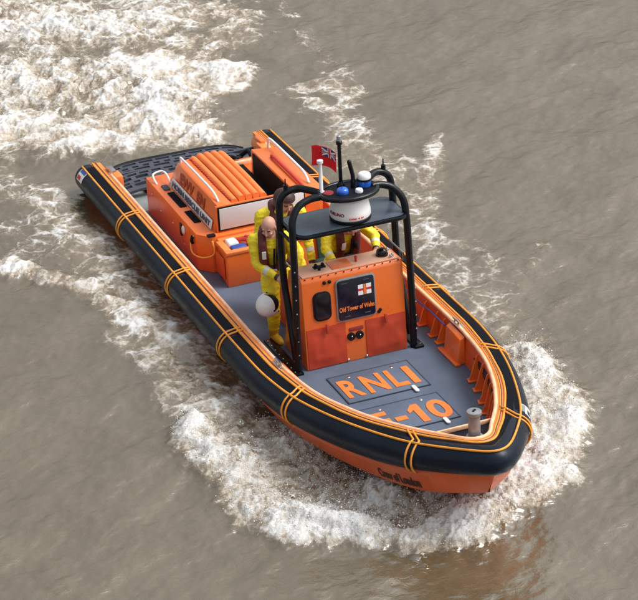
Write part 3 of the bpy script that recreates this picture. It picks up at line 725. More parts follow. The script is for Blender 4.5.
def hole(i, j):
    r_ = i % 4
    if r_ == 0 or (r_ == 1 and (i//4) % 2) or i < 2 or i > 29: return False
    row = i//4
    w = [11, 7, 13, 8, 11, 7, 13, 8][row % 8]; gap = 3 if row % 3 else 2
    k = (j+row*5) % w
    if j < 3 or j > 85: return False
    return k < w-gap and (row % 2 == 0 or (j//w) % 3 != 1 or True)
grid_plate(bm, 32, 90, hole, lambda x, y: -.185-.03*max(0, -x)-.04*(abs(y)/.9)**4, .035)
gp = obj('stern_platform', bm, GRATE, boat, angle=30)
bm = NB(); add_tube(bm, [(rear(y), y, -.205-.04*(abs(y)/.9)**4) for y in np.linspace(-.93, .93, 40)], .03, 10); obj('platform_edge', bm, RUBBER, gp)
bm = NB()
for y in (-.45, .45):
    add_box(bm, -.25, .5, y-.17, y+.17, -.55, -.27, .03)
obj('jet_housing', bm, RUBBER, boat)
bm = NB()
add_tube(bm, catmull([(.7, .25, -.02), (.8, .35, .10), (.95, .30, .02), (.9, .15, .08), (.75, .2, .0), (.7, .34, .05), (.85, .5, .06), (1.0, .45, .0)], 7), .03, 10)
add_tube(bm, catmull([(.72, .55, -.02), (.82, .68, .12), (.98, .66, .02), (.9, .52, .06), (.75, .6, .02)], 7), .03, 10)
obj('coiled_hose', bm, RUBBER, boat, angle=None)
bm = NB(); add_box(bm, .62, 1.03, .10, .80, DZ, -.02, .02); obj('aft_step', bm, GRATE, boat)

# ------------------------------------------------------------------ loose gear in the box
def single(name, bm, m, base, label, cat, group=None, **k):
    o = obj(name, bm, m, None, **k); shift(o, base); o.matrix_world = T @ Matrix.Translation(base)
    o['label'] = label; o['category'] = cat
    if group: o['group'] = group
    return o
bm = NB()
add_hull8(bm, [(3.215, -.545, .072), (3.37, -.545, .072), (3.38, -.40, .072), (3.215, -.40, .072), (3.22, -.53, .135), (3.36, -.525, .125), (3.37, -.41, .14), (3.23, -.42, .145)], .02)
single('gear_bag', bm, WHITE, (3.3, -.47, .072), 'small white folded bag in the open top of the orange equipment box', 'bag')
bm = NB(); add_hull8(bm, [(3.385, -.54, .072), (3.49, -.54, .072), (3.49, -.34, .072), (3.385, -.34, .072), (3.39, -.53, .118), (3.485, -.53, .112), (3.485, -.35, .118), (3.39, -.35, .125)], .015)
single('gear_pouch', bm, BLUEP, (3.44, -.44, .072), 'dark blue pouch at the front edge of the orange equipment box', 'pouch')
bm = NB(); add_tube(bm, catmull([(3.25, -.38, .10), (3.33, -.30, .12), (3.45, -.31, .11), (3.46, -.25, .12), (3.32, -.235, .11), (3.24, -.28, .12)], 6), .024, 10)
single('rolled_line', bm, RED, (3.35, -.3, .072), 'red rolled line lying beside the white bag in the orange equipment box', 'rope', angle=None)
bm = NB(); add_hull8(bm, [(3.22, -.12, .072), (3.48, -.12, .072), (3.48, .10, .072), (3.22, .10, .072), (3.24, -.10, .15), (3.46, -.10, .14), (3.46, .08, .15), (3.24, .08, .16)], .025)
single('gear_roll', bm, BLUEL, (3.35, -.01, .072), 'blue bundle in the equipment box just behind the bald crewman', 'bundle')

# ------------------------------------------------------------------ ensign
bm = NB(); n1, n2 = 24, 14; FB = Vector((5.655, 0, 1.64)); g = []
fx0, fy0, fz0 = 5.60, -.02, 1.985
def fpos(u, v):   # u along the fly (aft), v up
    x = fx0-.29*u; y = fy0-.19*u+.028*math.sin(u*7+v*1.2)*u**.6; z = 1.78+.235*v+.045*math.sin(u*3.3)+.02*u
    return Vector((x, y, z))
for i in range(n1+1): g.append([bm.verts.new(fpos(i/n1, j/n2)) for j in range(n2+1)])
for i in range(n1):
    for j in range(n2): bm.faces.new([g[i][j], g[i+1][j], g[i+1][j+1], g[i][j+1]])
bmesh.ops.solidify(bm, geom=list(bm.faces), thickness=.003)
fl = empty('ensign_flag', (5.6, 0, 1.76), 'small red ensign flying from the mast above the white radar dome', 'flag')
def fobj(name, bm, m, par=fl):
    o = obj(name, bm, m, par, angle=None); shift(o, (5.6, 0, 1.76)); return o
fo = fobj('flag_cloth', bm, REDF)
def fpatch(name, u0, u1, v0, v1, m, off, sh=None):
    bm = NB(); k1, k2 = 10, 8; gg = []
    n = Vector((.235, -.36, 0)).normalized()*1
    for side in (1, -1):
        gg = []
        for i in range(k1+1):
            gg.append([bm.verts.new(fpos(u0+(u1-u0)*i/k1, (v0+(v1-v0)*j/k2) if not sh else (v0+sh[0]*i/k1+(v1-v0)*j/k2))+n*side*off) for j in range(k2+1)])
        for i in range(k1):
            for j in range(k2): bm.faces.new([gg[i][j], gg[i+1][j], gg[i+1][j+1], gg[i][j+1]])
    me = bpy.data.meshes.new(name); bm.to_mesh(me); bm.free()
    o = finish(name, me, m, fo); shift(o, (5.6, 0, 1.76)); return o
fpatch('canton', .02, .46, .52, .98, NAVYF, .004)
fpatch('canton_stripe', .02, .46, .70, .80, WHITE, .006)
fpatch('canton_stripe', .19, .29, .52, .98, WHITE, .0065)
fpatch('canton_stripe', .02, .46, .52, .60, WHITE, .0055, (.36,))
fpatch('canton_stripe', .02, .46, .90, .98, WHITE, .0055, (-.36,))
fpatch('canton_cross', .02, .46, .725, .775, REDF, .0085)
fpatch('canton_cross', .215, .265, .52, .98, REDF, .009)
# ================================================================== PEOPLE
def vol_mesh(fn, voxel, smooth_it=4):
    bm = NB(); fn(bm)
    me = bpy.data.meshes.new('v'); bm.to_mesh(me); bm.free()
    o = link(bpy.data.objects.new('v', me))
    md = o.modifiers.new('r', 'REMESH'); md.mode = 'VOXEL'; md.voxel_size = voxel; md.use_smooth_shade = True
    ms_ = o.modifiers.new('s', 'SMOOTH'); ms_.factor = .5; ms_.iterations = smooth_it
    bpy.context.view_layer.update()
    out = bpy.data.meshes.new_from_object(o.evaluated_get(bpy.context.evaluated_depsgraph_get()))
    bpy.data.objects.remove(o); bpy.data.meshes.remove(me)
    return out
def cone(bm, a, b, ra, rb):
    a, b = Vector(a), Vector(b); d = b-a; L_ = d.length
    if L_ < 1e-5: return
    n = 3
    for k in range(n*2+1):
        pass
    M_ = Matrix.Translation((a+b)/2) @ d.to_track_quat('Z', 'Y').to_matrix().to_4x4()
    bmesh.ops.create_cone(bm, cap_ends=True, segments=18, radius1=ra, radius2=rb, depth=L_, matrix=M_)
    bmesh.ops.create_icosphere(bm, subdivisions=2, radius=ra, matrix=Matrix.Translation(a))
    bmesh.ops.create_icosphere(bm, subdivisions=2, radius=rb, matrix=Matrix.Translation(b))
def chain(bm, pts):
    for (a, ra), (b, rb) in zip(pts, pts[1:]): cone(bm, a, b, ra, rb)
def frame_of(fwd, up=Vector((0, 0, 1))):
    f = Vector(fwd).normalized(); l = up.cross(f).normalized(); u = f.cross(l)
    return Matrix(((f.x, l.x, u.x), (f.y, l.y, u.y), (f.z, l.z, u.z))).to_4x4()   # local x = forward, y = left, z = up
def add_head(bm, c, F):
    M_ = Matrix.Translation(c) @ F
    P = lambda x, y, z: M_ @ Vector((x, y, z))
    E_ = lambda x, y, z, r: add_ball(bm, P(x, y, z), r, F, 3)
    E_(-.012, 0, .028, (.094, .075, .088))      # cranium
    E_(.030, 0, -.030, (.062, .060, .075))      # face
    E_(.045, 0, -.085, (.036, .038, .028))      # chin
    E_(.0, 0, -.065, (.055, .056, .045))        # jaw
    cone(bm, P(.085, 0, .005), P(.108, 0, -.030), .009, .014)   # nose
    E_(.074, .030, .018, (.018, .026, .010)); E_(.074, -.030, .018, (.018, .026, .010))   # brows
    E_(.074, .040, -.030, (.016, .018, .016)); E_(.074, -.040, -.030, (.016, .018, .016)) # cheeks
    E_(.083, 0, -.062, (.012, .024, .006)); E_(.081, 0, -.074, (.012, .021, .007))        # lips
    for s in (1, -1): E_(-.004, s*.078, -.008, (.020, .010, .032))                        # ears
def add_hand(bm, wrist, palm_dir, back_n, grip=None, size=1.0, curl=1.0):
    """palm from wrist along palm_dir, back of the hand facing back_n; fingers curl away from the back"""
    d = Vector(palm_dir).normalized(); n = Vector(back_n); n = (n-d*n.dot(d)).normalized(); s = d.cross(n)
    w = Vector(wrist); k = size
    for o in (-.027, -.009, .009, .027): chain(bm, [(w+s*o*.7*k, .015*k), (w+d*.085*k+s*o*k, .0125*k)])
    for o, L_ in ((-.029, .062), (-.0097, .078), (.0097, .084), (.029, .074)):
        p = w+d*.088*k+s*o*k; a = 0; pts = [(p, .0108*k)]
        for j, fr in enumerate((.44, .32, .24)):
            a += math.radians((38, 52, 40)[j])*curl
            p = p+(d*math.cos(a)-n*math.sin(a))*L_*1.15*fr*k; pts.append((p, (.0100, .0092, .0080)[j]*k))
        chain(bm, pts)
    th = w+d*.025*k+s*.030*k
    chain(bm, [(th, .014*k), (th+(s*.7+d*.6-n*.5)*.036*k, .0125*k), (th+(s*.55+d*1.3-n*1.1)*.050*k, .010*k)])
class Person: pass
def build_person(name, base, label, J, opts):
    """J holds joint points in the boat frame"""
    root = empty(name, base, label, 'person')
    V = {k: Vector(v) for k, v in J.items()}
    hF = frame_of(opts['look']); tw = frame_of(opts['face'])
    pel, che, nk, hd = V['pelvis'], V['chest'], V['neck'], V['head']
    def body(bm):
        add_ball(bm, pel, (.125, .165, .12), tw, 3)
        add_ball(bm, pel.lerp(che, .5), (.12, .155, .16), tw, 3)
        add_ball(bm, che, (.13, .185, .17), tw, 3)
        cone(bm, pel, che, .13, .135); cone(bm, che, nk, .12, .062)
        cone(bm, nk, hd+hF @ Vector((-.015, 0, -.04)), .056, .052)
        if not opts.get('nohead'): add_head(bm, hd, hF)
        for s in 'lr':
            sh, el, wr = V['sh_'+s], V['el_'+s], V['wr_'+s]
            chain(bm, [(nk-Vector((0, 0, .03)), .075), (sh, .078), (sh.lerp(el, .5), .066), (el, .058), (el.lerp(wr, .45), .052), (wr, .039)])
            add_hand(bm, wr+(V['hd_'+s]-wr).normalized()*.01, V['hd_'+s]-wr, opts['back_'+s], size=.95, curl=opts.get('curl', 1))
            hp, kn, an, to = V['hip_'+s], V['kn_'+s], V['an_'+s], V['to_'+s]
            chain(bm, [(hp, .112), (hp.lerp(kn, .5), .097), (kn, .076), (kn.lerp(an, .4), .074), (an, .056)])
            d = (to-an); d.z = 0; d.normalize()
            heel = Vector((an.x, an.y, an.z-.055))-d*.035
            cone(bm, an, heel, .056, .045); chain(bm, [(heel, .045), (Vector((to.x, to.y, heel.z-.0))-d*.05, .046), (Vector((to.x, to.y, heel.z-.008)), .036)])
    me = vol_mesh(body, .0065, 3)
    n = len(me.vertices); co = np.empty(n*3); me.vertices.foreach_get('co', co); co = co.reshape(-1, 3)
    no = np.empty(n*3); me.vertices.foreach_get('normal', no); no = no.reshape(-1, 3)
    # which parts are skin, boots, tape
    def seg_t(p, a, b):
        a, b = np.array(a), np.array(b); d = b-a; t = ((p-a) @ d)/(d @ d); tt = np.clip(t, 0, 1); return t, np.linalg.norm(p-(a+tt[:, None]*d), axis=1)
    hdv = np.array(hd); dist_h = np.linalg.norm(co-hdv, axis=1)
    up = np.array((hF @ Vector((0, 0, 1))).to_3d()); fw = np.array((hF @ Vector((1, 0, 0))).to_3d()); lf = np.array((hF @ Vector((0, 1, 0))).to_3d())
    skin = (dist_h < .145) & (((co-hdv) @ up) > -.13)
    zone = np.zeros(n, int)
    for s in 'lr':
        wr, hd_ = V['wr_'+s], V['hd_'+s]; t, dd = seg_t(co, wr, hd_+(hd_-wr)*1.5); hand = (t > .04) & (dd < .085) & (np.linalg.norm(co-np.array(wr), axis=1) < .24)
        zone[hand] = 1
        t, dd = seg_t(co, V['el_'+s], wr); zone[(t > .42) & (t < .60) & (dd < .08)] = 3; zone[(t > .93) & (t < 1.06) & (dd < .06)] = 4
        an, to = V['an_'+s], V['to_'+s]; t, dd = seg_t(co, V['kn_'+s], an); zone[(co[:, 2] < an.z+.05) & (np.linalg.norm(co[:, :2]-np.array(an)[:2], axis=1) < .26)] = 2
    zone[skin] = 1
    # creases in the suit
    wr_ = np.zeros(n)
    for i in np.nonzero(zone == 0)[0]:
        p = co[i]; q = Vector((p[0]*9, p[1]*9, p[2]*16)); wr_[i] = mnoise.noise(q)*.011+mnoise.noise(q*2.3)*.006
    co += no*wr_[:, None]
    # eyes and mouth as small painted features
    rel = co-hdv; lx, ly, lz = rel @ fw, rel @ lf, rel @ up
    eye = (lx > .06) & (abs(abs(ly)-.031) < .013) & (abs(lz-.002) < .006) & skin
    brow = (lx > .06) & (abs(abs(ly)-.032) < .019) & (abs(lz-.021) < .005) & skin
    lip = (lx > .065) & (abs(ly) < .025) & (abs(lz+.067) < .008) & skin
    zone[eye | (brow & bool(opts.get('brows', True)))] = 4; zone[lip] = 5
    me.vertices.foreach_set('co', (co-np.array(base)).ravel())
    bootm = opts.get('boot', BOOT)
    me.materials.clear()
    for k in (YELLOW, SKIN if not opts.get('gloves') else SKIN, bootm, REFL, DARKH, LIP): me.materials.append(k)
    nf = len(me.polygons); ls = np.empty(nf, int); me.polygons.foreach_get('loop_start', ls); vi = np.empty(len(me.loops), int); me.loops.foreach_get('vertex_index', vi)
    me.polygons.foreach_set('material_index', zone[vi[ls]]); me.update()
    o = finish('body', me, [YELLOW], root)
    # lifejacket worn over the suit
    if opts.get('jacket', True):
        f = tw
        def jk(bm):
            L = lambda x, y, z, c=che: c+(f @ Vector((x, y, z))).to_3d()
            for s in (1, -1):
                chain(bm, [(L(.125, s*.085, -.20), .048), (L(.150, s*.092, -.06), .053), (L(.128, s*.100, .09), .048), (L(.05, s*.10, .185), .048), (L(-.055, s*.085, .205), .046), (L(-.11, 0, .195), .046)])
            for k in range(18):
                a0, a1 = 2*PI*k/18, 2*PI*(k+1)/18
                cone(bm, L(.142*math.cos(a0), .180*math.sin(a0), -.20), L(.142*math.cos(a1), .180*math.sin(a1), -.20), .034, .034)
            chain(bm, [(L(-.135, 0, -.18), .035), (L(-.15, 0, 0), .035), (L(-.12, 0, .17), .035)])
        mj = vol_mesh(jk, .008, 3); mj.transform(Matrix.Translation(-Vector(base))); mj.materials.clear()
        j = finish('lifejacket', mj, JACKET, root)
        bm = NB(); L = lambda x, y, z: che+(f @ Vector((x, y, z))).to_3d()-Vector(base)
        for q in range(1):
            add_box(bm, -.007, .007, -.022, .022, -.05, .05, .004, Matrix.Translation(L(.213, -.085, -.0)) @ f @ Matrix.Rotation(.15, 4, 'Y'))
            add_box(bm, -.006, .006, -.05, .05, -.010, .010, .003, Matrix.Translation(L(.190, 0, -.20)) @ f)
        obj('jacket_label', bm, WHITE, j)
        bm = NB(); add_tube(bm, [L(.155, .02, -.2), L(.19, .02, -.08), L(.165, .03, .05)], .012, 8); add_ball(bm, L(.19, .07, -.03), (.02, .03, .05), f, 2)
        obj('jacket_clip', bm, RUBBER, j)
    return root, hF
def helmet(name, c, F, base, parent, m=WHITE, visor=False):
    M_ = Matrix.Translation(Vector(c)-Vector(base)) @ F
    bm = NB(); n1, n2 = 28, 18; R_ = []
    for j in range(n2+1):
        ph = math.radians(3+j*(118-3)/n2); ring = []
        for k in range(n1):
            a = 2*PI*k/n1
            cut = 1 if math.cos(a) < .30 else .56
            p2 = min(ph, math.radians(118)*cut)
            r = .132
            ring.append(bm.verts.new(M_ @ Vector((r*1.06*math.sin(p2)*math.cos(a), r*.95*math.sin(p2)*math.sin(a), r*1.0*math.cos(p2)+.02))))
        R_.append(ring)
    for a, b in zip(R_, R_[1:]):
        for k in range(n1): bm.faces.new([a[k], a[(k+1) % n1], b[(k+1) % n1], b[k]])
    bm.faces.new(R_[0][::-1])
    bmesh.ops.remove_doubles(bm, verts=bm.verts, dist=1e-4)
    bmesh.ops.solidify(bm, geom=list(bm.faces), thickness=.012)
    h = obj(name, bm, m, parent, angle=50)
    return h, M_
# --- bald crewman standing at the starboard side
J1 = dict(pelvis=(4.93, -.53, .43), chest=(5.02, -.60, .80), neck=(5.05, -.625, .955), head=(5.095, -.650, 1.075),
          sh_r=(4.98, -.79, .90), el_r=(5.06, -.80, .64), wr_r=(5.32, -.66, .555), hd_r=(5.40, -.64, .575),
          sh_l=(5.08, -.44, .90), el_l=(5.22, -.38, .66), wr_l=(5.40, -.50, .52), hd_l=(5.48, -.55, .50),
          hip_r=(4.95, -.62, .38), kn_r=(5.13, -.665, .06), an_r=(5.05, -.645, -.235), to_r=(5.22, -.63, -.26),
          hip_l=(4.95, -.45, .38), kn_l=(5.10, -.37, .06), an_l=(4.93, -.36, -.235), to_l=(5.10, -.34, -.26))
# both hands hold the rear hoop leg; helmet hangs on the thigh
crew, hF = build_person('person', (5.0, -.5, DZ), 'bald person in yellow drysuit and maroon lifejacket gripping the black frame', J1,
    dict(look=(.72, -.62, -.35), face=(.93, -.36, -.05), back_r=(.25, -.75, .6), back_l=(.3, .5, .8), curl=1.15))
hel = empty('helmet', (5.20, -.735, .15), 'white helmet with black lining hanging at the thigh of the bald crewman', 'helmet')
HB = (5.20, -.735, .15)
h, HM = helmet('helmet_shell', (5.215, -.735, .205), frame_of((.58, .43, .68), Vector((.08, -.9, -.32))), HB, hel)
bm = NB(); add_ball(bm, (HM @ Vector((0, 0, .012))), (.118, .106, .104), HM.to_3x3().to_4x4(), 3); obj('helmet_lining', bm, RUBBER, hel)
bm = NB()
for s in (1, -1): add_ball(bm, HM @ Vector((.02, s*.122, -.01)), (.03, .012, .03), HM.to_3x3().to_4x4(), 2)
add_ball(bm, Vector((.015, 0, .055))+Vector((.98, -.02, -.12)).normalized()*.137, .020, sub=2)
obj('helmet_pivot', bm, RUBBER, hel)
# --- second crewman behind him, in dark red headgear
B2 = (4.45, -.2, DZ)
J2 = dict(pelvis=(4.46, -.24, .48), chest=(4.54, -.30, .85), neck=(4.60, -.30, 1.015), head=(4.66, -.29, 1.13),
          sh_r=(4.53, -.52, .96), el_r=(4.56, -.58, .68), wr_r=(4.78, -.50, .50), hd_r=(4.86, -.46, .47),
          sh_l=(4.62, -.10, .96), el_l=(4.70, -.05, .66), wr_l=(4.86, -.07, .42), hd_l=(4.94, -.09, .37),
          hip_r=(4.46, -.33, .42), kn_r=(4.62, -.33, .06), an_r=(4.52, -.33, -.235), to_r=(4.70, -.33, -.26),
          hip_l=(4.48, -.15, .42), kn_l=(4.66, -.13, .06), an_l=(4.58, -.12, -.235), to_l=(4.76, -.10, -.26))
c2, hF2 = build_person('person', B2, 'person in yellow drysuit with dark headgear standing behind the bald crewman', J2,
    dict(look=(.85, .25, -.45), face=(.95, -.2, 0), back_r=(.1, -.6, .8), back_l=(.1, .5, .8)))
h2, HM2 = helmet('cap', (4.65, -.29, 1.145), hF2 @ Matrix.Scale(.88, 4), B2, c2, m=HEADG)
# --- helmsman at the console, head bowed
B3 = (5.0, .24, DZ)
J3 = dict(pelvis=(4.86, .26, .40), chest=(4.99, .27, .74), neck=(5.07, .28, .875), head=(5.165, .295, .925),
          sh_r=(5.03, .07, .83), el_r=(5.14, -.01, .68), wr_r=(5.34, .0, .605), hd_r=(5.43, .02, .59),
          sh_l=(5.02, .47, .84), el_l=(5.14, .58, .72), wr_l=(5.35, .51, .66), hd_l=(5.44, .49, .63),
          hip_r=(4.86, .17, .34), kn_r=(5.08, .15, .04), an_r=(4.98, .15, -.235), to_r=(5.16, .14, -.26),
          hip_l=(4.86, .35, .34), kn_l=(5.08, .37, .04), an_l=(4.98, .37, -.235), to_l=(5.16, .38, -.26))
c3, hF3 = build_person('person', B3, 'person in white helmet and yellow drysuit bowed over the console under the roof panel', J3,
    dict(look=(.70, 0, -.71), face=(.9, 0, -.2), back_r=(0, -.3, .9), back_l=(0, .3, .9)))
h3, HM3 = helmet('helmet', (5.16, .295, .95), hF3, B3, c3)

# ================================================================== WATER
def hash2(ix, iy, s):
    h = (ix.astype(np.int64)*374761393+iy.astype(np.int64)*668265263+s*2147483647*13) & 0xffffffff
    h = ((h ^ (h >> 13))*1274126177) & 0xffffffff
    return (h ^ (h >> 16)) & 0xffff
def perlin(x, y, s=0):
    x0 = np.floor(x); y0 = np.floor(y); fx = x-x0; fy = y-y0
    u = fx*fx*fx*(fx*(fx*6-15)+10); v = fy*fy*fy*(fy*(fy*6-15)+10)
    def g(dx, dy):
        a = hash2(x0+dx, y0+dy, s)*(2*PI/65536); return np.cos(a)*(fx-dx)+np.sin(a)*(fy-dy)
    n0 = g(0, 0)*(1-u)+g(1, 0)*u; n1 = g(0, 1)*(1-u)+g(1, 1)*u
    return (n0*(1-v)+n1*v)*1.45
def fbm(x, y, o=4, s=0, g=.5, ridged=False):
    r = 0; a = 1; t = 0
    for k in range(o):
        n = perlin(x, y, s+k*17)
        if ridged: n = 1-2*abs(n)
        r = r+a*n; t += a; a *= g; x, y = x*2.03+5.1, y*2.03-3.7
    return r/t
BRUSH=[(0.74,0.16,[(-7.34,-0.59,1.1),(-6.37,0.05,1.2),(-5.9,0.98,0.9)]),
(0.74,0.2,[(-4.92,-1.28,1.2),(-4.31,-0.44,1.2),(-3.87,0.45,1.1),(-2.94,0.78,0.5)]),
(0.86,0.17,[(-3.31,-1.74,0.8),(-2.86,-1.04,0.8),(-2.56,-0.43,0.8),(-2.45,0.25,0.75),(-1.96,0.65,0.42)]),
(0.95,0.12,[(-4.53,0.82,0.7),(-3.57,1.16,0.6),(-3.47,1.52,0.42),(-3.98,1.77,0.35)]),
(0.7,0.08,[(-6.77,1.27,0.7),(-6.1,1.99,0.6),(-5.67,2.6,0.45),(-4.85,2.25,0.35),(-4.84,1.69,0.7)]),
(0.4,0.03,[(-6.15,2.81,0.35),(-5.76,2.95,0.2)]),
(0.72,0.1,[(0.44,-2.83,0.22),(0.97,-2.48,0.24),(1.5,-2.14,0.26),(1.89,-1.9,0.24),(2.37,-1.69,0.35),(3.07,-1.5,0.32),(3.59,-1.32,0.3)]),
(0.6,0.05,[(-1.24,-2.01,0.3),(-0.82,-1.81,0.3),(0.04,-1.75,0.34),(0.62,-1.67,0.45),(1.05,-1.49,0.38)]),
(0.5,0.04,[(-2.75,-1.92,0.25),(-1.45,-2.02,0.35),(-0.26,-1.85,0.45),(1.29,-1.7,0.5)]),
(0.58,0.05,[(0.91,-1.58,0.4),(2.09,-1.47,0.45),(2.93,-1.39,0.5),(3.97,-1.34,0.45)]),
(0.58,0.04,[(2.91,-1.99,0.28),(3.6,-1.87,0.32),(4.32,-1.89,0.4)]),
(0.42,0.03,[(-0.17,-2.59,0.5),(0.7,-2.15,0.3)]),
(0.55,0.04,[(0.91,-1.06,0.25),(2.33,-1.05,0.3),(3.63,-1.09,0.35),(4.58,-1.16,0.35)]),
(0.68,0.08,[(3.62,-1.75,0.4),(4.45,-1.81,0.45),(4.81,-1.54,0.5)]),
(0.88,0.2,[(5.18,-2.01,0.24),(5.68,-2.03,0.28),(6.3,-1.95,0.32),(6.87,-1.84,0.34),(7.22,-1.61,0.32),(7.51,-1.34,0.3),(7.72,-1.05,0.28),(7.88,-0.71,0.26),(7.89,-0.27,0.28),(7.89,0.12,0.28)]),
(0.7,0.1,[(4.81,-1.48,0.4),(5.68,-1.58,0.55),(6.59,-1.48,0.6),(7.15,-1.16,0.55),(7.58,-0.68,0.45),(7.75,-0.09,0.4)]),
(0.66,0.1,[(5.89,-1.2,0.35),(6.66,-0.95,0.35),(7.23,-0.64,0.3),(7.61,-0.25,0.3)]),
(0.82,0.13,[(5.29,-1.29,0.3),(5.88,-1.08,0.35),(6.59,-0.87,0.35),(7.21,-0.52,0.35),(7.6,-0.13,0.3),(7.9,0.29,0.3)]),
(0.9,0.2,[(5.11,1.9,0.25),(5.61,1.9,0.28),(6.15,1.78,0.34),(6.92,1.47,0.36),(7.41,1.19,0.32),(7.62,0.88,0.3),(7.7,0.55,0.28)]),
(0.7,0.12,[(5.51,1.7,0.3),(6.23,1.46,0.4),(6.99,1.14,0.4),(7.45,0.73,0.3)]),
(0.6,0.03,[(4.54,1.99,0.3),(5,2.14,0.25)]),
(0.5,0.03,[(-0.13,2.76,0.3),(1.03,2.45,0.35),(2.12,2.16,0.4),(3.05,1.99,0.42),(3.88,1.99,0.42),(4.59,2.09,0.35)]),
(0.58,0.03,[(-0.62,3.52,0.16),(0.06,3.16,0.18),(0.69,2.74,0.22),(1.43,2.31,0.28)]),
(0.62,0.03,[(-2.87,2.46,0.25),(-2.94,2.79,0.22),(-2.53,2.99,0.25),(-2.13,2.9,0.2),(-1.97,2.46,0.3),(-2.43,2.43,0.2)]),
(0.55,0.03,[(-1.67,2.48,0.4),(-0.99,2.41,0.5),(-0.3,2.4,0.5),(0.33,2.34,0.4)]),
(0.42,0.02,[(-5.84,3.41,0.15),(-4.65,3.18,0.2),(-3.67,3.09,0.3),(-2.88,3.07,0.35)]),
(0.4,0.02,[(2.33,2.6,0.25),(3.87,2.26,0.3),(2.94,3.25,0.15)]),
(0.3,0.02,[(4.66,2.25,0.4),(4.17,2.89,0.2)]),
(0.36,0.02,[(-6.69,1.72,0.3),(-5.84,2.98,0.35),(-6.11,3.15,0.2)])]

# grid turned towards the wake's length; fine near the boat, coarse to the horizon
vd = np.array([-.93, .367]); sd = np.array([.367, .93])     # along / across
def axis(a, b, step, far, grow=1.16):
    core = np.arange(a, b, step); L = [a]; s = step
    while L[-1] > -far: s *= grow; L.append(L[-1]-s)
    R_ = [core[-1]]; s = step
    while R_[-1] < far: s *= grow; R_.append(R_[-1]+s)
    return np.concatenate([np.array(L[1:])[::-1], core, np.array(R_[1:])])
UA = axis(-10.6, 11.8, .019, 1500); SA = axis(-5.4, 6.0, .017, 1500)
nu, ns_ = len(UA), len(SA)
U, S = np.meshgrid(UA, SA, indexing='ij')
X = (U*vd[0]+S*sd[0]).ravel(); Y = (U*vd[1]+S*sd[1]).ravel()
BRUSH += [(.8, .18, [(-8.6, .2, 1.3), (-12, 1.2, 1.6), (-17, 3.4, 1.8)]), (.78, .26, [(7.9, .1, .40), (7.5, -.5, .42), (6.8, -1.0, .38), (6.0, -1.3, .26)]), (.8, .26, [(7.9, 0, .4), (7.6, .5, .4), (6.9, 1.0, .35), (6.2, 1.3, .25)])]
def brush_field():
    D = np.zeros(X.shape); H = np.zeros(X.shape)
    wx = X+.34*fbm(X*.9, Y*.9, 3, 40)+.10*fbm(X*3.5, Y*3.5, 3, 47); wy = Y+.34*fbm(X*.9+9, Y*.9, 3, 41)+.10*fbm(X*3.5, Y*3.5+7, 3, 48)
    for st, hh, P in BRUSH:
        x0 = min(p[0]-3*p[2] for p in P)-1; x1 = max(p[0]+3*p[2] for p in P)+1; y0 = min(p[1]-3*p[2] for p in P)-1; y1 = max(p[1]+3*p[2] for p in P)+1
        m = np.nonzero((X > x0) & (X < x1) & (Y > y0) & (Y < y1))[0]
        px, py = wx[m], wy[m]; best = np.full(len(m), 9.)
        for a, b in zip(P, P[1:]):
            d = np.array([b[0]-a[0], b[1]-a[1]]); L2 = d @ d+1e-9
            t = np.clip(((px-a[0])*d[0]+(py-a[1])*d[1])/L2, 0, 1)
            dd = np.hypot(px-a[0]-t*d[0], py-a[1]-t*d[1])/(a[2]+(b[2]-a[2])*t); best = np.minimum(best, dd)
        v = 1/(1+np.exp((best-1.0)*5.0))
        v2 = np.exp(-(best/.95)**2*1.1)
        D[m] = np.maximum(D[m], st*v); H[m] = np.maximum(H[m], hh*v2)
    return D, H
D, H = brush_field()
near = np.exp(-(np.hypot(X, Y)/60)**2)
# river chop
ca, sa = math.cos(.5), math.sin(.5); XR = X*ca+Y*sa; YR = -X*sa+Y*ca
Z = .06*fbm(XR*.42, YR*.23, 3, 3)+.048*fbm(XR*1.3, YR*.75, 3, 9)+.024*fbm(XR*3.0, YR*2.0, 3, 21)+.006*fbm(XR*7.5, YR*5.0, 2, 27)+.0022*fbm(XR*14, YR*8, 2, 33)
Z = Z*near
lump = fbm(X*1.15, Y*1.15, 4, 60, .5)
rid = fbm(X*2.1+.35*lump, Y*2.1-.3*lump, 5, 70, .52, True)
HW = [T @ Vector((CO[i][0], CO[i][1], 0)) for i in range(NS) if CO[i][0] > 2.5]
HWx = np.array([p.x for p in HW]); HWy = np.array([p.y for p in HW]); HS = np.concatenate([[0], np.cumsum(np.hypot(np.diff(HWx), np.diff(HWy)))])
sel = np.nonzero((D > .08) & (X > 2.6) & (X < 11) & (np.abs(Y) < 4.5))[0]
ws = np.zeros(X.shape); streak = np.zeros(X.shape)
for q in np.array_split(sel, max(1, len(sel)//20000)):
    dx = X[q][:, None]-HWx; dy = Y[q][:, None]-HWy; d2 = dx*dx+dy*dy; k = d2.argmin(1); d_ = np.sqrt(d2[np.arange(len(q)), k]); s_ = HS[k]+.25*fbm(X[q]*2, Y[q]*2, 2, 12)
    sgn_ = np.sign(HWy[k]+1e-6); sk = s_+sgn_*d_*.55
    streak[q] = .6*fbm(sk*4.2, d_*1.25, 4, 90, .6, True)+.5*fbm(sk*9, d_*2.2, 3, 93, .6)
    ws[q] = np.clip((2.4-d_)/1.0, 0, 1)*np.clip((X[q]-3.0)/1.2, 0, 1)
rid = rid*(1-.75*ws)+streak*.75*ws
fine = fbm(X*11, Y*11, 3, 80, .6)
turb = np.clip(D*1.3-.15, 0, 1)
Z += H*(.40+.60*rid+.85*lump)+turb*(.016*rid+.007*fine)+H*(.16*fine+.10*fbm(X*24, Y*24, 2, 95, .6))
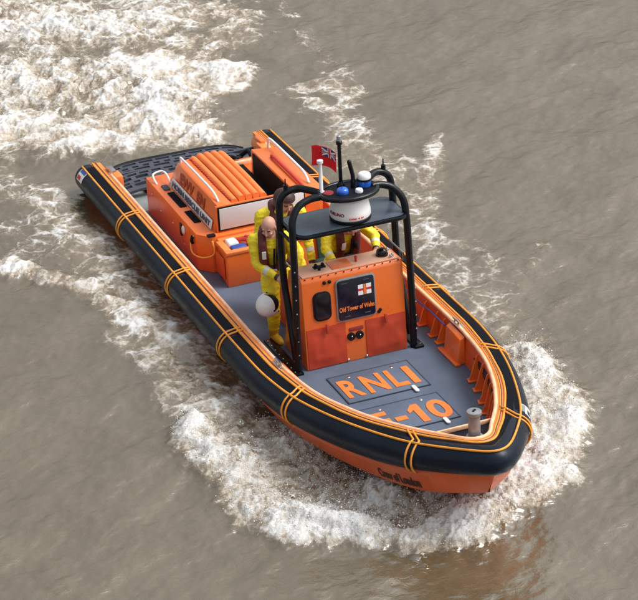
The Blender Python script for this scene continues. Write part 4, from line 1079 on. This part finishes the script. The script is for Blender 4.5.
# swell rolled up beside the hull, and the trough against it
def interp_half(x): return np.interp(x, [-1.2, 4.6, 5.6, 6.3, 6.8, 7.1, 7.4], [1.08, 1.10, 1.02, .75, .4, .15, 0])
bx = X; inside = (np.abs(Y) < interp_half(bx)) & (bx > -.55) & (bx < 7.4)
Z[inside] = np.minimum(Z[inside], -.02+0*Z[inside])
ed = np.exp(-((np.abs(Y)-interp_half(bx)-.10)/.20)**2)*((bx > -1) & (bx < 5.2))
Z -= .05*ed
hullin = (np.abs(Y) < interp_half(bx)-.12) & (bx > -.5) & (bx < 7.0)
Z[hullin] = -.25-.0*Z[hullin]
me = bpy.data.meshes.new('water')
me.vertices.add(nu*ns_); me.vertices.foreach_set('co', np.c_[X, Y, Z].astype(np.float32).ravel())
idx = (np.arange(nu-1)[:, None]*ns_+np.arange(ns_-1)[None, :]).ravel()
quads = np.c_[idx, idx+1, idx+ns_+1, idx+ns_]
# orientation up
p = [np.array([X[q], Y[q]]) for q in quads[0]]
if np.cross(p[1]-p[0], p[2]-p[0]) < 0: quads = quads[:, ::-1]
nq = len(quads); me.loops.add(nq*4); me.polygons.add(nq)
me.loops.foreach_set('vertex_index', quads.astype(np.int32).ravel()); me.polygons.foreach_set('loop_start', np.arange(nq, dtype=np.int32)*4); me.polygons.foreach_set('loop_total', np.full(nq, 4, dtype=np.int32))
me.update(calc_edges=True); me.shade_smooth()
for nm, arr in (('foam', D), ('lump', lump), ('ridge', rid)):
    at = me.attributes.new(nm, 'FLOAT', 'POINT'); at.data.foreach_set('value', arr.astype(np.float32))
wm, nt, b = new_mat('river_water'); N = nt.nodes; L = nt.links
def nd(t, **k):
    n = N.new(t)
    for a, v in k.items():
        if a in ('op',): n.operation = v
        elif a == 'ins':
            for i, q in v.items(): n.inputs[i].default_value = q
    return n
def math_(op, a, b_=None, clamp=False):
    n = N.new('ShaderNodeMath'); n.operation = op; n.use_clamp = clamp
    for i, v in enumerate((a, b_)):
        if v is None: continue
        if isinstance(v, (int, float)): n.inputs[i].default_value = v
        else: L.new(v, n.inputs[i])
    return n.outputs[0]
def mrange(v, a, b_, c, d, smooth=False):
    n = N.new('ShaderNodeMapRange'); n.interpolation_type = 'SMOOTHSTEP' if smooth else 'LINEAR'
    n.inputs['From Min'].default_value = a; n.inputs['From Max'].default_value = b_; n.inputs['To Min'].default_value = c; n.inputs['To Max'].default_value = d
    L.new(v, n.inputs['Value']); return n.outputs[0]
def attr(s): n = N.new('ShaderNodeAttribute'); n.attribute_name = s; return n.outputs['Fac']
def noise_(vec, scale, det=5, rough=.6, dist=0, out='Fac'):
    n = N.new('ShaderNodeTexNoise'); n.inputs['Scale'].default_value = scale; n.inputs['Detail'].default_value = det; n.inputs['Roughness'].default_value = rough; n.inputs['Distortion'].default_value = dist
    L.new(vec, n.inputs['Vector']); return n.outputs[out]
tc = N.new('ShaderNodeTexCoord'); P0 = tc.outputs['Object']
fo_, lu, ri = attr('foam'), attr('lump'), attr('ridge')
# warped coordinates for the lace of the foam
wn = N.new('ShaderNodeTexNoise'); wn.inputs['Scale'].default_value = 2.3; wn.inputs['Detail'].default_value = 5; L.new(P0, wn.inputs['Vector'])
vs = N.new('ShaderNodeVectorMath'); vs.operation = 'MULTIPLY_ADD'; L.new(wn.outputs['Color'], vs.inputs[0]); vs.inputs[1].default_value = (.55, .55, 0); L.new(P0, vs.inputs[2])
def vor(scale):
    v = N.new('ShaderNodeTexVoronoi'); v.feature = 'DISTANCE_TO_EDGE'; v.inputs['Scale'].default_value = scale; L.new(vs.outputs[0], v.inputs['Vector']); return v.outputs['Distance']
lace1 = mrange(vor(3.4), .0, .16, 1, 0); lace2 = mrange(vor(9.0), 0, .22, 1, 0)
n1 = noise_(vs.outputs[0], 2.2, 7, .66, .3); n2 = noise_(P0, 24, 4, .7, .5)
pat = math_('ADD', math_('MULTIPLY', n1, 1.15), math_('ADD', math_('MULTIPLY', lace1, .22), math_('MULTIPLY', lace2, .16)))
pat = math_('ADD', pat, math_('MULTIPLY', math_('SUBTRACT', n2, .5), .38))
pat = math_('ADD', pat, math_('ADD', math_('MULTIPLY', ri, .22), math_('MULTIPLY', lu, .16)))
val = math_('ADD', pat, math_('MULTIPLY', math_('SUBTRACT', fo_, .5), 1.05))
mask = mrange(val, .68, 1.30, 0, 1, True)
mask = math_('MULTIPLY', mask, mrange(fo_, .04, .22, 0, 1, True))
silt = mrange(fo_, .35, .95, 0, .75, True)          # churned, aerated silty water between the froth
# foam colour: white froth, brownish where thin
fr = N.new('ShaderNodeValToRGB'); cr = fr.color_ramp
cr.elements[0].position = .0; cr.elements[0].color = (.24, .185, .125, 1); cr.elements[1].position = 1; cr.elements[1].color = (.70, .70, .695, 1)
e = cr.elements.new(.38); e.color = (.46, .38, .29, 1); e = cr.elements.new(.68); e.color = (.57, .53, .475, 1)
n3 = noise_(P0, 6, 5, .68, .6)
fcv = math_('ADD', math_('ADD', math_('MULTIPLY', n3, .8), math_('MULTIPLY', n2, .35)), math_('ADD', math_('MULTIPLY', lu, .35), math_('ADD', math_('MULTIPLY', ri, .30), math_('MULTIPLY', mask, .45))))
L.new(mrange(fcv, .62, 1.22, 0, 1), fr.inputs[0])
# water colour, silt clouds
wr = N.new('ShaderNodeValToRGB'); c2_ = wr.color_ramp; c2_.elements[0].color = (.088, .063, .030, 1); c2_.elements[1].color = (.136, .106, .064, 1); c2_.elements[0].position = .3; c2_.elements[1].position = .7
L.new(noise_(P0, .6, 5, .62, .8), wr.inputs[0])
ms2 = N.new('ShaderNodeMix'); ms2.data_type = 'RGBA'; L.new(silt, ms2.inputs[0]); L.new(wr.outputs[0], ms2.inputs[6]); ms2.inputs[7].default_value = (.30, .235, .16, 1)
mix = N.new('ShaderNodeMix'); mix.data_type = 'RGBA'; L.new(mask, mix.inputs[0]); L.new(ms2.outputs[2], mix.inputs[6]); L.new(fr.outputs[0], mix.inputs[7])
L.new(mix.outputs[2], b.inputs['Base Color'])
L.new(mrange(mask, 0, 1, .06, .75), b.inputs['Roughness']); b.inputs['IOR'].default_value = 1.75
L.new(mrange(mask, 0, 1, 1.0, .2), b.inputs['Specular IOR Level'])
# ripples and froth relief
mp = N.new('ShaderNodeMapping'); mp.inputs['Rotation'].default_value = (0, 0, -.5); mp.inputs['Scale'].default_value = (1, .55, 1); L.new(P0, mp.inputs[0])
wv = noise_(mp.outputs[0], 9, 4, .6, .4); fh = noise_(P0, 30, 4, .72, .4)
bp1 = N.new('ShaderNodeBump'); bp1.inputs['Strength'].default_value = .45; bp1.inputs['Distance'].default_value = .035; L.new(wv, bp1.inputs['Height'])
bp2 = N.new('ShaderNodeBump'); bp2.inputs['Distance'].default_value = .028; L.new(fh, bp2.inputs['Height']); L.new(mrange(mask, 0, .5, .12, .6), bp2.inputs['Strength']); L.new(bp1.outputs[0], bp2.inputs['Normal'])
L.new(bp2.outputs[0], b.inputs['Normal'])
water = finish('water', me, wm, None); water['kind'] = 'structure'
me.polygons.foreach_set('use_smooth', np.ones(nq, dtype=bool))
# --- spray: thrown droplets over the bow wave and the wake
core = np.nonzero((H > .10) & (D > .55) & (np.hypot(X, Y) < 14))[0]
cb = core[(X[core] > 4.2)]; cw = core[(X[core] <= 4.2)]
pick = np.concatenate([rng.choice(cb, 22000), rng.choice(cw, 8000)])
ang = rng.random(len(pick))*2*PI; dr_ = rng.exponential(.05, len(pick))
sx = X[pick]+np.cos(ang)*dr_+rng.normal(0, .04, len(pick)); sy = Y[pick]+np.sin(ang)*dr_+rng.normal(0, .04, len(pick))
sz = Z[pick]+rng.exponential(.045, len(pick))+.002
sr = np.clip(rng.lognormal(math.log(.0026), .5, len(pick)), .0014, .0085)
ok = ~((np.abs(sy) < interp_half(sx)+.22) & (sx > -1) & (sx < 7.8) & (sz > .14)); sx, sy, sz, sr = sx[ok], sy[ok], sz[ok], sr[ok]
oc = np.array([(1, 0, 0), (-1, 0, 0), (0, 1, 0), (0, -1, 0), (0, 0, 1), (0, 0, -1)], float); of = np.array([(0, 2, 4), (2, 1, 4), (1, 3, 4), (3, 0, 4), (2, 0, 5), (1, 2, 5), (3, 1, 5), (0, 3, 5)])
m_ = len(sx); st = 1+rng.random((m_, 1, 3))*.8
V_ = (oc[None]*sr[:, None, None]*st+np.c_[sx, sy, sz][:, None, :]).reshape(-1, 3); F_ = (of[None]+6*np.arange(m_)[:, None, None]).reshape(-1, 3)
sm = bpy.data.meshes.new('spray'); sm.vertices.add(len(V_)); sm.vertices.foreach_set('co', V_.astype(np.float32).ravel())
sm.loops.add(len(F_)*3); sm.polygons.add(len(F_)); sm.loops.foreach_set('vertex_index', F_.astype(np.int32).ravel()); sm.polygons.foreach_set('loop_start', np.arange(len(F_), dtype=np.int32)*3); sm.polygons.foreach_set('loop_total', np.full(len(F_), 3, dtype=np.int32)); sm.update(calc_edges=True)
SPR = mat('spray_drops', (.68, .675, .66), .35, vary=.1, scale=5)
so = finish('spray', sm, SPR, None); so['kind'] = 'stuff'; so['label'] = 'white droplets of spray thrown up by the bow wave and wake'; so['category'] = 'spray'

# ------------------------------------------------------------------ every small fitting a part of its own
def split_loose(o, newname):
    bm = bmesh.new(); bm.from_mesh(o.data); bm.verts.ensure_lookup_table()
    seen = set(); groups = []
    for v in bm.verts:
        if v.index in seen: continue
        st = [v]; seen.add(v.index); g = []
        while st:
            q = st.pop(); g.append(q.index)
            for e in q.link_edges:
                w_ = e.other_vert(q)
                if w_.index not in seen: seen.add(w_.index); st.append(w_)
        groups.append(set(g))
    bm.free()
    for k, g in enumerate(groups):
        b2 = bmesh.new(); b2.from_mesh(o.data); b2.verts.ensure_lookup_table()
        bmesh.ops.delete(b2, geom=[v for v in b2.verts if v.index not in g], context='VERTS')
        m2 = bpy.data.meshes.new(newname); b2.to_mesh(m2); b2.free()
        for q in o.data.materials: m2.materials.append(q)
        n_ = link(bpy.data.objects.new(newname, m2)); n_.parent = o.parent; n_.matrix_local = o.matrix_local
    bpy.data.objects.remove(o)
SPL = {'screen_rail': 'screen_rail', 'rivet_row': 'rivet', 'top_fitting': 'top_fitting', 'board_catch': 'board_catch', 'bolt_pair': 'console_knob', 'console_bolt': 'console_bolt',
       'base_bolt': 'base_bolt', 'leg_rivet': 'leg_rivet', 'roof_bracket': 'roof_bracket', 'side_bolt': 'side_bolt', 'vent_slat': 'vent_slat', 'plug_socket': 'plug_socket', 'socket_pin': 'socket_pin',
       'jet_housing': 'jet_housing', 'flap_strap': 'flap_strap', 'flag_emblem': 'emblem_square', 'helmet_pivot': 'helmet_pivot', 'jacket_label': 'jacket_label', 'coiled_hose': 'coiled_hose',
       'casing_lettering': 'casing_letter', 'cover_lacing': 'lacing_knot', 'rope_band': 'rope_band'}
for o in list(bpy.data.objects):
    k = o.name.split('.')[0]
    if k in SPL and o.type == 'MESH': split_loose(o, SPL[k])

# ================================================================== LIGHT AND CAMERA
w = bpy.data.worlds.new('World'); sc.world = w; w.use_nodes = True; nt = w.node_tree; bg = nt.nodes['Background']
sky = nt.nodes.new('ShaderNodeTexSky'); sky.sky_type = 'NISHITA'; sky.sun_disc = False
SE, SR = math.radians(54), math.radians(18)
sky.sun_elevation = SE; sky.sun_rotation = SR; sky.air_density = 1.6; sky.dust_density = 6; sky.ozone_density = 1
hs = nt.nodes.new('ShaderNodeHueSaturation'); hs.inputs['Saturation'].default_value = .22; nt.links.new(sky.outputs[0], hs.inputs['Color']); nt.links.new(hs.outputs[0], bg.inputs['Color'])
bg.inputs['Strength'].default_value = .15
sl = bpy.data.lights.new('sun', 'SUN'); sl.energy = 1.5; sl.angle = math.radians(28); sl.color = (1, .97, .92)
so_ = link(bpy.data.objects.new('sun', sl))
sdir = Vector((math.sin(SR)*math.cos(SE), math.cos(SR)*math.cos(SE), math.sin(SE)))   # towards the sun
so_.rotation_euler = sdir.to_track_quat('Z', 'Y').to_euler()
cam = bpy.data.cameras.new('camera'); co_ = link(bpy.data.objects.new('camera', cam)); sc.camera = co_
R3 = Matrix(((0.381344, -0.432339, 0.817104), (0.923973, 0.20614, -0.322149), (-0.029161, 0.877832, 0.47808)))
co_.matrix_world = Matrix.Translation((26.997, -9.1414, 14.0672)) @ R3.to_4x4()
cam.sensor_fit = 'HORIZONTAL'; cam.sensor_width = 36; cam.lens = 2500/638*36; cam.clip_start = .5; cam.clip_end = 5000
vs_ = sc.view_settings; vs_.view_transform = 'Standard'; vs_.look = 'None'; vs_.gamma = 1; vs_.use_curve_mapping = False; vs_.exposure = .22
sc.cycles.max_bounces = 6; sc.cycles.use_denoising = True
